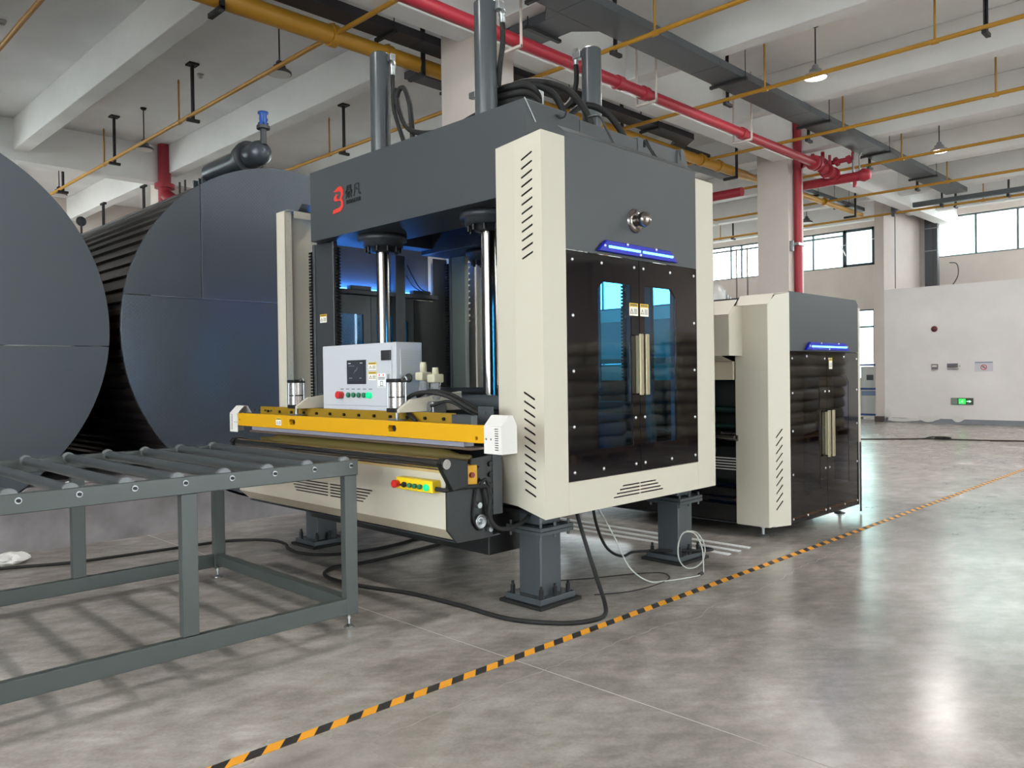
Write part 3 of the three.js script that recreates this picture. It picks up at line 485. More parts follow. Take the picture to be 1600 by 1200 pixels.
// control cabinet
{
  const cab = put(press, 'control_cabinet', B(3.40, 3.634, 1.255, 1.745, -5.48, -4.53, 0.006), cabinetWhite, 'white control cabinet');
  put(cab, 'door', plate([3.399, 1.29, -5.455], FRONT, UP, rect(0, 0.88, 0, 0.43), [], 0.004, 0.0015), cabinetWhite);
  const F = (name, z0, z1, y0, y1, d, mat) => put(cab, name, B(3.395 - d, 3.395, y0, y1, z0, z1, 0.003), mat);
  F('screen_frame', -5.128, -4.885, 1.45, 1.628, 0.008, M('#25272c', 0.35));
  const scr = print(256, 192, (k, w, h) => { k.fillStyle = '#34373e'; k.fillRect(0, 0, w, h); k.fillStyle = '#c8ccd2'; k.fillRect(14, 12, 40, 8); k.fillRect(196, 12, 36, 6); k.fillStyle = '#6c717b'; k.fillRect(20, 38, 90, 5); k.strokeStyle = '#7d828c'; k.lineWidth = 3; k.beginPath(); k.moveTo(100, 110); k.lineTo(130, 80); k.lineTo(150, 60); k.lineTo(160, 50); k.moveTo(110, 86); k.quadraticCurveTo(140, 90, 156, 66); k.stroke(); k.fillStyle = '#8a8f98'; k.fillRect(24, 150, 50, 5); k.fillRect(186, 150, 30, 6); });
  put(cab, 'screen', card([3.386, 1.462, -5.115], FRONT, UP, 0.217, 0.155), new THREE.MeshStandardMaterial({ map: scr, roughness: 0.2 }));
  const sp = put(cab, 'alarm_speaker', B(3.385, 3.395, 1.618, 1.69, -4.69, -4.578, 0.003), M('#3a3c42', 0.6));
  put(sp, 'speaker_grid', [0, 1, 2, 3, 4].map((i) => B(3.382, 3.386, 1.627 + i * 0.013, 1.633 + i * 0.013, -4.68, -4.588)), black);
  put(cab, 'label_sticker', card([3.3945, 1.552, -4.855], FRONT, UP, 0.1, 0.055), stickerMat); put(cab, 'label_sticker', card([3.3945, 1.478, -4.855], FRONT, UP, 0.1, 0.062), stickerMat);
  const sw = print(128, 128, (k, w, h) => { k.fillStyle = '#e8e9ea'; k.fillRect(0, 0, w, h); k.fillStyle = '#c33'; k.beginPath(); k.arc(30, 14, 9, 0, 7); k.arc(92, 14, 9, 0, 7); k.fill(); k.fillStyle = '#555'; for (let i = 0; i < 3; i++) k.fillRect(12, 32 + i * 9, 104, 5); k.strokeStyle = '#333'; k.lineWidth = 5; k.strokeRect(46, 72, 36, 40); k.fillRect(10, 118, 108, 4); });
  put(cab, 'switch_plate', card([3.3945, 1.425, -4.745], FRONT, UP, 0.1, 0.1), new THREE.MeshStandardMaterial({ map: sw, roughness: 0.5 }));
  put(cab, 'door_latch', B(3.388, 3.396, 1.45, 1.52, -4.62, -4.598, 0.004), zinc);
  const bt = (z, r, mat, d = 0.02) => put(cab, 'button', lathe([[0, d], [r * 0.8, d], [r, d - 0.006], [r * 0.9, 0], [0, 0]], [3.395, 1.368, z], '-x', 16), mat);
  bt(-5.205, 0.029, redButton, 0.05); bt(-5.11, 0.02, greenButton); bt(-5.043, 0.02, greenButton); bt(-4.975, 0.02, greenButton); bt(-4.908, 0.02, greenButton); bt(-4.838, 0.025, greenGlow, 0.03);
  for (let i = 0; i < 6; i++) put(cab, 'button_tag', B(3.393, 3.395, 1.408, 1.416, -5.225 + i * 0.074, -5.185 + i * 0.074), M('#77797d', 0.5));
  const lv = put(cab, 'louvre', B(3.435, 3.615, 1.515, 1.695, -4.53, -4.522, 0.002), M('#b9bcc0', 0.5));
  put(lv, 'louvre_slats', Array.from({ length: 14 }, (_, i) => plate([3.442, 1.522 + i * 0.012, -4.523], SIDE, [0, 1, -0.7], rect(0, 0.166, 0, 0.009), [], 0.002)), M('#8d9094', 0.5));
}
// air preparation unit and its hoses
{
  const beige = M('#bdb9a2', 0.45), f = put(press, 'air_filter', [B(3.47, 3.56, 1.47, 1.53, -4.41, -4.33, 0.01), lathe([[0, 1.6], [0.02, 1.6], [0.025, 1.58], [0.025, 1.53], [0, 1.53]], [3.515, 0, -4.37], 'y', 16)], beige, 'beige air filter'), f2 = put(press, 'lubricator', [B(3.47, 3.56, 1.455, 1.515, -4.28, -4.20, 0.01), lathe([[0, 1.56], [0.02, 1.56], [0.024, 1.515], [0, 1.515]], [3.515, 0, -4.24], 'y', 16)], beige, 'beige lubricator');
  const bowl = new THREE.MeshPhysicalMaterial({ color: 0xd9dbe0, roughness: 0.12, transmission: 0.75, thickness: 0, ior: 1.4 });
  for (const [g, z] of [[f, -4.37], [f2, -4.24]]) put(g, 'bowl', lathe([[0.036, 1.47], [0.036, 1.36], [0.028, 1.34], [0, 1.335]], [3.515, 0, z], 'y', 20), bowl);
  put(f, 'gauge', lathe([[0, 0.02], [0.03, 0.02], [0.033, 0.008], [0.03, 0], [0, 0]], [3.465, 1.49, -4.46], '-x', 16), black);
  put(f, 'valve_block', [B(3.44, 3.56, 1.24, 1.33, -4.34, -4.18, 0.01), cyl([3.43, 1.28, -4.22], [3.57, 1.28, -4.22], 0.035, 0.035, 14)], zinc);
  put(press, 'air_hose', tube([[3.28, 1.2, -4.16], [3.30, 1.27, -4.28], [3.32, 1.35, -4.30], [3.36, 1.39, -4.22], [3.42, 1.37, -4.02], [3.5, 1.28, -3.86], [3.58, 1.22, -3.8]], 0.014, 8, 60), rubber);
  put(press, 'air_hose', tube([[3.42, 1.36, -4.32], [3.43, 1.40, -4.20], [3.47, 1.38, -4.04], [3.54, 1.30, -3.9], [3.6, 1.24, -3.84]], 0.013, 8, 50), rubber);
  put(press, 'air_hose', tube([[3.42, 1.3, -4.18], [3.47, 1.33, -4.05], [3.55, 1.25, -3.92], [3.64, 1.2, -3.88]], 0.01, 8, 40), rubber);
  put(press, 'bracket', [B(3.52, 3.53, 1.19, 1.3, -3.82, -3.68, 0.003), cyl([3.515, 1.26, -3.75], [3.53, 1.26, -3.75], 0.008, 0.008, 10)], grey);
}
// hydraulic hoses, valve blocks and lifting eyes on the head
const hoseEnd = (p, len = 0.1, r = 0.022) => put(press, 'hose_fitting', lathe([[0, 0], [r, 0], [r, len * 0.5], [r * 1.25, len * 0.55], [r * 1.25, len * 0.75], [r * 0.8, len], [0, len]], p, 'y', 14), zinc);
const hose = (pts, r = 0.022) => put(press, 'hydraulic_hose', tube(pts, r, 8, pts.length * 10), rubber);
hoseEnd([4.15, 4.07, -5.515], 0.12); hose([[4.15, 4.08, -5.515], [4.15, 3.95, -5.515], [4.15, 3.78, -5.5], [4.16, 3.62, -5.45], [4.18, 3.45, -5.40], [4.2, 3.3, -5.38]], 0.02);
hose([[4.16, 3.82, -5.50], [4.16, 3.93, -5.44], [4.16, 3.93, -5.38], [4.16, 3.8, -5.31], [4.17, 3.6, -5.29], [4.2, 3.42, -5.31], [4.24, 3.3, -5.32]]);
hose([[4.16, 3.95, -5.50], [4.16, 3.75, -5.44], [4.16, 3.58, -5.33], [4.16, 3.5, -5.15], [4.17, 3.47, -4.95], [4.2, 3.48, -4.75], [4.25, 3.53, -4.6], [4.35, 3.6, -4.45]]);
hoseEnd([4.17, 4.10, -4.2], 0.1); hose([[4.17, 4.12, -4.2], [4.17, 3.95, -4.2], [4.16, 3.8, -4.22], [4.18, 3.65, -4.26]], 0.02);
hose([[4.3, 3.42, -4.7], [4.3, 3.56, -4.5], [4.35, 3.7, -4.3], [4.5, 3.74, -4.15], [4.7, 3.68, -4.02], [4.85, 3.5, -3.95], [4.9, 3.36, -3.95]], 0.026);
hose([[4.3, 3.45, -4.6], [4.33, 3.66, -4.35], [4.45, 3.72, -4.2], [4.6, 3.66, -4.1], [4.68, 3.5, -4.05], [4.7, 3.34, -4.05]], 0.026);
for (let i = 0; i < 5; i++) hose([[4.24, 3.42 + i * 0.055, -4.45], [4.26, 3.44 + i * 0.055, -4.25], [4.33, 3.44 + i * 0.055, -4.12], [4.45, 3.42 + i * 0.05, -4.12], [4.55, 3.38 + i * 0.04, -4.2], [4.6, 3.34, -4.3]], 0.028);
hose([[4.75, 3.34, -4.2], [4.85, 3.55, -4.15], [5.0, 3.66, -4.1], [5.15, 3.62, -4.02], [5.28, 3.46, -3.95], [5.33, 3.34, -3.92]], 0.026);
hoseEnd([5.28, 4.15, -4.43], 0.14); hose([[5.28, 4.17, -4.43], [5.28, 4.0, -4.43], [5.22, 3.85, -4.43], [5.08, 3.72, -4.42], [4.95, 3.6, -4.42], [4.85, 3.45, -4.42]]);
hose([[5.35, 3.34, -4.05], [5.40, 3.48, -4.1], [5.42, 3.42, -4.25], [5.38, 3.36, -4.35]], 0.024);
put(press, 'valve_block', [B(4.4, 4.62, 3.32, 3.5, -5.0, -4.75, 0.01), B(4.44, 4.58, 3.5, 3.62, -4.95, -4.82, 0.008)], M('#3b4147', 0.4), 'dark steel valve block');
put(press, 'hose_fitting', [B(4.42, 4.47, 3.62, 3.69, -4.78, -4.73, 0.006), B(4.42, 4.47, 3.5, 3.56, -5.06, -5.0, 0.006)], brass);
put(press, 'lifting_eye', [cyl([4.72, 3.32, -4.42], [4.72, 3.62, -4.42], 0.022, 0.022, 12), lathe([[0.03, -0.02], [0.055, -0.02], [0.055, 0.02], [0.03, 0.02], [0.03, -0.02]], [4.72, 3.7, -4.42], 'z', 20), cyl([4.82, 3.6, -4.42], [4.82, 3.85, -4.42], 0.024, 0.024, 12)], steel);
put(press, 'orange_bracket', plate([4.9, 3.42, -4.4], SIDE, UP, [[0, 0.2], [0.0, 0.25], [0.2, 0.25], [0.22, 0.14], [0.2, 0.02], [0.12, 0]], [], 0.05, 0.004), M('#d9742c', 0.5), 'orange steel bracket');
put(press, 'signal_wire', [tube([[4.42, 3.32, -3.6], [4.42, 3.30, -3.5], [4.45, 3.2, -3.46], [4.5, 3.05, -3.41]], 0.008, 6), tube([[4.98, 3.2, -3.52], [4.96, 3.24, -3.5], [4.96, 3.16, -3.45], [4.97, 3.08, -3.4]], 0.012, 6), tube([[4.1, 3.27, -3.62], [4.12, 3.25, -3.6], [4.14, 3.26, -3.58], [4.16, 3.29, -3.58]], 0.008, 6)], black);
// ================================================================ roller table in the foreground
{
  const t = thing('roller_table', 'grey steel roller table on square legs with rollers running towards the press', 'roller table', [1.2, 0, -4.97]);
  const X0 = -1.6, X1 = 2.74, ZN = -4.06, ZF = -5.88;
  for (const [z0, z1] of [[ZN - 0.045, ZN], [ZF, ZF + 0.045]]) {
    put(t, 'top_rail', B(X0, X1 + 0.012, 0.912, 1.003, z0, z1, 0.005), tableGrey);
    for (const [a, b] of [[X0 + 0.07, 0.66], [0.74, 1.69], [1.77, 2.66]]) { if (a < 0.7) continue; }
    put(t, 'bottom_rail', B(X0, 2.66, 0.082, 0.178, z0, z1, 0.005), tableGrey);
  }
  put(t, 'end_rail', B(2.685, 2.735, 0.915, 1.0, ZF + 0.047, ZN - 0.047, 0.004), tableGrey);
  put(t, 'cross_rail', B(2.665, 2.735, 0.10, 0.175, ZF + 0.05, ZN - 0.05, 0.005), tableGrey);
  for (const x of [X0 + 0.04, -0.26, 1.725, 2.7]) for (const [z0, z1] of [[ZN - 0.055, ZN - 0.003], [ZF + 0.003, ZF + 0.055]]) {
    const leg = put(t, 'leg', B(x - 0.042, x + 0.042, x > 2 ? 0.075 : 0.18, 0.912, z0, z1, 0.004), tableGrey);
    if (x > 2 || x < -1) { const zc = (z0 + z1) / 2; put(leg, 'levelling_foot', [cyl([x - 0.01, 0.012, zc], [x - 0.01, 0.085, zc], 0.007, 0.007, 8), lathe([[0, 0.02], [0.012, 0.018], [0.03, 0.006], [0.032, 0], [0, 0]], [x - 0.01, 0, zc], 'y', 16), cyl([x - 0.01, 0.05, zc], [x - 0.01, 0.062, zc], 0.013, 0.013, 6)], steel); }
  }
  const L = ZN - ZF - 0.11, rollerGeo = lathe([[0, -L / 2], [0.02, -L / 2], [0.029, -L / 2 + 0.012], [0.029, L / 2 - 0.012], [0.02, L / 2], [0, L / 2]], [0, 0, 0], 'z', 24);
  const clipMat = M('#6f7274', 0.5, 0.6), clip = lathe([[0.012, -0.018], [0.036, -0.018], [0.038, -0.01], [0.038, 0.01], [0.036, 0.018], [0.012, 0.018]], [0, 0, 0], 'z', 20), nut = new THREE.CylinderGeometry(0.015, 0.015, 0.006, 12).rotateX(Math.PI / 2), stud = new THREE.CylinderGeometry(0.009, 0.009, 0.008, 10).rotateX(Math.PI / 2);
  for (let i = 0; i < 17; i++) {
    const x = 2.7 - i * 0.249, r = inst(t, 'roller', rollerGeo, rollerSteel, [x - 0.03, 0.99, (ZN + ZF) / 2]);
    for (const z of [ZN - 0.03, ZF + 0.03]) { const c = inst(t, 'roller_end', clip, clipMat, [x - 0.03, 0.99, z]); }
    const nb = inst(t, 'bolt', nut, zinc, [x, 0.972, ZN + 0.003]); inst(nb, 'bolt_end', stud, boltBlack, [x, 0.972, ZN + 0.008]).position.set(0, 0, 0.008);
  }
}
// ================================================================ the second machine behind the press
{
  const m = thing('finishing_machine', 'low cream and grey machine with tinted doors and blue light bar beyond the press', 'machine', [7.6, 0, -4.9]);
  const zf = -3.34;
  const dx = [6.945 - 6.695, -3.34 + 3.425], L = Math.hypot(...dx), e = [dx[0] / L, 0, dx[1] / L], slots = [];
  for (let i = 0; i < 10; i++) { const v = 0.155 + i * 0.0725; slots.push(slot(0.09, v, 0.165, v + 0.075, 0.013)); }
  const c = put(m, 'corner_cover', plate([6.695, 0.096, -3.425], e, UP, [[0, 0], [L, 0], [L, 2.125], [0.09, 2.095], [0, 2.012]], slots, 0.003), cream);
  put(c, 'front_face', plate([6.695, 0.096, -3.74], FRONT, UP, rect(0, 0.315, 0, 2.012), [], 0.004), cream);
  put(c, 'top_bevel', [plate([6.695, 2.108, -3.74], FRONT, [1, 1, 0], rect(0, 0.33, 0, 0.14), [], 0.003), plate([6.79, 2.205, -3.74], FRONT, [1, 0.12, 0], rect(0, 0.37, 0, 0.17), [], 0.003)], cream);
  put(c, 'back_web', B(6.70, 6.94, 0.1, 2.1, -3.75, -3.74), creamShade);
  for (const y of [0.80, 0.84, 0.88]) put(c, 'socket_hole', cyl([6.6945, y, -3.70], [6.70, y, -3.70], 0.007, 0.007, 8), black);
  put(m, 'side_panel', plate([6.945, 1.689, zf - 0.003], SIDE, UP, [[0, 0], [1.575, 0], [1.575, 0.5], [1.53, 0.545], [0, 0.545]], [], 0.003), grey);
  put(m, 'edge_strip', B(8.52, 8.60, 0.09, 2.16, zf - 0.04, zf - 0.01, 0.004), cream);
  const w1 = [[[7.22, 0.36], [7.58, 0.36], [7.58, 1.45], [7.28, 1.45], [7.22, 1.39]]], w2 = [[[7.9, 0.36], [8.26, 0.36], [8.26, 1.39], [8.20, 1.45], [7.9, 1.45]]];
  const col = (x) => [0.14, 0.55, 0.95, 1.3, 1.62].map((y) => [x, y]);
  const a = doorLeaf(m, 6.955, 7.738, 0.092, 1.684, zf, w1, [...col(7.0), ...col(7.695), [7.3, 1.64], [7.3, 0.14]], 1, smokePane), b = doorLeaf(m, 7.744, 8.515, 0.092, 1.684, zf, w2, [...col(7.79), ...col(8.47), [8.15, 1.64], [8.15, 0.14]], 1, smokePane);
  for (const [d, x] of [[a, 7.70], [b, 7.80]]) put(d, 'handle', [B(x - 0.03, x + 0.03, 0.66, 1.115, zf + 0.03, zf + 0.045, 0.006), B(x - 0.015, x + 0.01, 0.68, 1.1, zf, zf + 0.034, 0.004)], brass, 'pale brass strip handle');
  put(b, 'label_sticker', card([7.79, 1.52, zf + 0.0005], SIDE, UP, 0.075, 0.11), stickerMat);
  ledBar(m, 7.24, 8.24, 1.70, 1.776, zf, 1, [[7.35, 8.15]]);
  put(m, 'cabinet_body', [B(6.95, 8.5, 0.1, 2.2, -4.2, -4.19), B(8.48, 8.5, 0.1, 2.2, -6.3, -3.35), B(6.95, 8.5, 2.2, 2.21, -6.3, -3.36), B(6.72, 8.5, 0.092, 0.1, -6.3, -3.4)], greyDark);
  put(m, 'hood', [plate([6.46, 1.65, -6.2], FRONT, UP, rect(0, 2.525, 0, 0.37), [], 0.004), plate([6.46, 1.65, -3.675], [0.5, 0, 0.0], UP, [[0, 0], [0.235, 0], [0.235, 0.45], [0.09, 0.45], [0, 0.37]], [], 0.003), plate([6.46, 2.02, -6.2], FRONT, [1, 0.9, 0], rect(0, 2.525, 0, 0.21), [], 0.003), B(6.61, 6.96, 2.155, 2.16, -6.2, -3.74), plate([6.46, 1.65, -6.2], FRONT, [1, -0.25, 0], rect(0, 2.44, 0, 0.2), [], 0.003)], cream, 'cream folded hood');
  put(m, 'hood_valance', [B(6.66, 6.69, 1.43, 1.585, -6.2, -3.75, 0.004), B(6.65, 6.69, 1.575, 1.6, -6.2, -3.75, 0.003)], creamShade);
  put(m, 'dark_panel', B(7.1, 7.12, 0.4, 1.5, -6.2, -3.76), M('#0c1516', 0.4));
  for (const [y, r] of [[1.14, 0.035], [0.98, 0.03], [0.90, 0.04]]) put(m, 'roller', cyl([6.95, y, -6.2], [6.95, y, -3.76], r, r, 20), y < 0.95 ? chrome : M('#1d3a36', 0.25, 0.4));
  put(m, 'chrome_guide', [cyl([6.62, 0.90, -4.3], [6.62, 0.90, -3.72], 0.02, 0.02, 12), cyl([6.7, 0.89, -3.85], [6.7, 0.89, -3.72], 0.03, 0.03, 12)], chrome);
  put(m, 'roller_arm', prismZ([[6.52, 0.93], [6.8, 0.95], [6.8, 0.86], [6.62, 0.62], [6.52, 0.6]], -3.99, -3.96, 0.003), boltBlack);
  put(m, 'label_sticker', card([6.518, 0.72, -3.955], FRONT, UP, 0.04, 0.08), stickerMat);
  put(m, 'caster', [cyl([6.56, 0.55, -4.02], [6.56, 0.55, -3.97], 0.04, 0.04, 18)], zinc);
  const v2 = []; for (let i = 0; i < 5; i++) v2.push(slot(1.95, 0.1 + i * 0.03, 2.42, 0.1 + i * 0.03, 0.012));
  put(m, 'front_apron', plate([6.75, 0.5, -6.2], FRONT, UP, rect(0, 2.45, 0, 0.3), [], 0.004), M('#14171a', 0.4));
  for (let i = 0; i < 5; i++) put(m, 'white_bar', B(6.742, 6.748, 0.585 + i * 0.026, 0.595 + i * 0.026, -4.25, -3.77), white);
  put(m, 'base_channel', [B(6.7, 6.8, 0.34, 0.42, -6.3, -3.75, 0.006), B(6.68, 6.72, 0.30, 0.33, -6.3, -3.75, 0.004), B(6.74, 6.8, 0.10, 0.26, -6.3, -3.75, 0.006)], blackGloss);
  for (const [x, z] of [[6.76, -3.52], [8.4, -3.5], [6.76, -6.1], [8.4, -6.1]]) put(m, 'levelling_foot', [cyl([x, 0.01, z], [x, 0.1, z], 0.015, 0.015, 10), lathe([[0, 0.02], [0.03, 0.018], [0.055, 0.006], [0.056, 0], [0, 0]], [x, 0, z], 'y', 18), cyl([x, 0.078, z], [x, 0.096, z], 0.026, 0.026, 6)], zinc);
  put(m, 'added_lamp_block', [B(8.56, 10.4, 0.1, 2.3, -6.3, -4.7, 0.02), B(8.7, 10.3, 0, 0.1, -6.2, -4.8)], greyDark);  // invented unit behind the machine, added to block the lamp beyond
  put(m, 'rear_post', B(8.52, 8.535, 0.02, 0.75, zf + 0.005, zf + 0.02), grey);
}
// ================================================================ the two big drums
function ribbed(R, z0, z1, n, depth) {                    // trapezoid-corrugated shell, ribs along the axis
  const pos = [], idx = [], prof = []; for (let i = 0; i < n; i++) for (const [f, h] of [[0, 0], [0.42, 0], [0.52, 1], [0.9, 1]]) { const a = (i + f) / n * 2 * Math.PI, r = R - depth + h * depth; prof.push([Math.cos(a) * r, Math.sin(a) * r]); }
  for (const z of [z0, z1]) for (const [x, y] of prof) pos.push(x, y, z);
  const N = prof.length; for (let i = 0; i < N; i++) { const j = (i + 1) % N; idx.push(i, j, i + N, j, j + N, i + N); }
  const g = new THREE.BufferGeometry(); g.setAttribute('position', new THREE.Float32BufferAttribute(pos, 3)); g.setIndex(idx);
  const q = g.toNonIndexed(); q.computeVertexNormals(); q.setAttribute('uv', new THREE.Float32BufferAttribute(new Float32Array(q.attributes.position.count * 2), 2)); return q;
}
const arcPts = (R, y0, y1, x0, x1, n = 48) => {           // the part of a disc inside a box, as an outline
  const pts = []; let poly = circle(0, 0, R, 192);
  const clip = (poly, f) => { const out = []; for (let i = 0; i < poly.length; i++) { const a = poly[i], b = poly[(i + 1) % poly.length], fa = f(a), fb = f(b); if (fa >= 0) out.push(a); if (fa * fb < 0) { const s = fa / (fa - fb); out.push([a[0] + (b[0] - a[0]) * s, a[1] + (b[1] - a[1]) * s]); } } return out; };
  poly = clip(poly, (p) => p[1] - y0); poly = clip(poly, (p) => y1 - p[1]); poly = clip(poly, (p) => p[0] - x0); poly = clip(poly, (p) => x1 - p[0]); return poly;
};
const treadMat = (repeat) => { const t = treadBump.clone(); t.repeat.set(1 / 0.16, 1 / 0.16); t.needsUpdate = true; return new THREE.MeshStandardMaterial({ color: lin('#4c535c'), roughness: 0.36, metalness: 0.25, bumpMap: t, bumpScale: 0.012 }); };
const tread = treadMat();
function drum(label, cx, cy, R, plates, mat) {
  const d = thing('process_vessel', label, 'vessel', [cx, 0.16, -8]);
  put(d, 'cladding', ribbed(R, -16.8, -8.05, 86, 0.028).translate(cx, cy, 0), cladding, 'dark ribbed cladding');
  for (const [y0, y1, x0, x1, m] of plates) put(d, 'end_plate', plate([cx, cy, -8.02], SIDE, UP, arcPts(R + 0.012, y0, y1, x0, x1), [], 0.03, 0.002), m);
  put(d, 'rim_band', lathe([[R - 0.03, -0.05], [R + 0.006, -0.05], [R + 0.006, -0.005], [R - 0.03, -0.005]], [cx, cy, -8.0], 'z', 96), drumGrey);
  return d;
}
const g0 = 0.004;
drum('large ribbed vessel with smooth grey end and one level seam, left of the other', 0.93, 1.98, 1.722, [[-0.16 + g0, 3, -3, 3, drumGrey], [-3, -0.16 - g0, -3, 3, drumGrey]]);
{
  const d = drum('large ribbed vessel with tread-plate end and a blue valve on its top pipe', 4.58, 1.99, 1.80, [[0.335 + g0, 3, -3, -1.02 - g0, drumGrey], [0.335 + g0, 3, -1.02 + g0, 3, tread], [-3, 0.335 - g0, -3, 3, tread]]);
  put(d, 'seam_weld', B(3.05, 4.6, 2.322, 2.328, -7.99, -7.986), zinc);
  const pipe = put(d, 'steam_pipe', [cyl([4.55, 4.12, -9.9], [4.55, 4.12, -8.75], 0.12, 0.12, 28), lathe([[0, 0.13], [0.06, 0.12], [0.11, 0.085], [0.14, 0.03], [0.145, -0.02], [0.145, -0.18], [0.12, -0.18]], [4.55, 4.12, -8.62], 'z', 28), cyl([4.55, 4.12, -9.0], [4.55, 4.12, -8.93], 0.17, 0.17, 28)], M('#4a5057', 0.3, 0.3));
  put(pipe, 'flange_ring', lathe([[0.12, 0], [0.19, 0], [0.19, 0.05], [0.12, 0.05]], [4.55, 4.12, -8.9], 'z', 28), greyDark);
  const v = put(d, 'valve', [lathe([[0, 0], [0.06, 0], [0.06, 0.02], [0.042, 0.03], [0.042, 0.13], [0.06, 0.14], [0.06, 0.16], [0, 0.16]], [4.55, 4.41, -8.52], 'y', 20), cyl([4.51, 4.49, -8.52], [4.6, 4.49, -8.52], 0.02, 0.02, 10)], blue, 'blue valve');
  put(v, 'flange', [cyl([4.55, 4.375, -8.52], [4.55, 4.41, -8.52], 0.075, 0.075, 20), cyl([4.55, 4.2, -8.52], [4.55, 4.375, -8.52], 0.035, 0.035, 14)], greyDark);
  put(v, 'flange_bolt', Array.from({ length: 6 }, (_, i) => cyl([4.55 + 0.058 * Math.cos(i), 4.37, -8.52 + 0.058 * Math.sin(i)], [4.55 + 0.058 * Math.cos(i), 4.44, -8.52 + 0.058 * Math.sin(i)], 0.008, 0.008, 6)), boltBlack);
  for (const z of [-9.9, -10.0, -10.15]) put(d, 'pipe_saddle', prismZ([[4.45, 3.78], [4.62, 3.78], [4.67, 4.06], [4.43, 4.06]], z - 0.015, z + 0.015), drumGrey);
  put(d, 'dial_gauge', [lathe([[0, 0.02], [0.06, 0.02], [0.07, 0], [0, -0.02]], [3.78, 3.78, -12.4], '-z', 20), cyl([3.78, 3.5, -12.4], [3.78, 3.78, -12.4], 0.015, 0.015, 8)], greyDark);
  for (const [x, z, h] of [[3.62, -11.0, 3.77], [3.66, -9.75, 3.78]]) put(d, 'vent_stub', [cyl([x, 3.4, z], [x, h, z], 0.018, 0.018, 8), B(x - 0.02, x + 0.02, h, h + 0.025, z - 0.07, z + 0.07, 0.004)], hangerBlack);
  for (const z of [-9.15, -9.3]) put(d, 'vent_stub', cyl([3.9, 3.55, z], [3.9, 3.8, z], 0.012, 0.012, 8), hangerBlack);
}
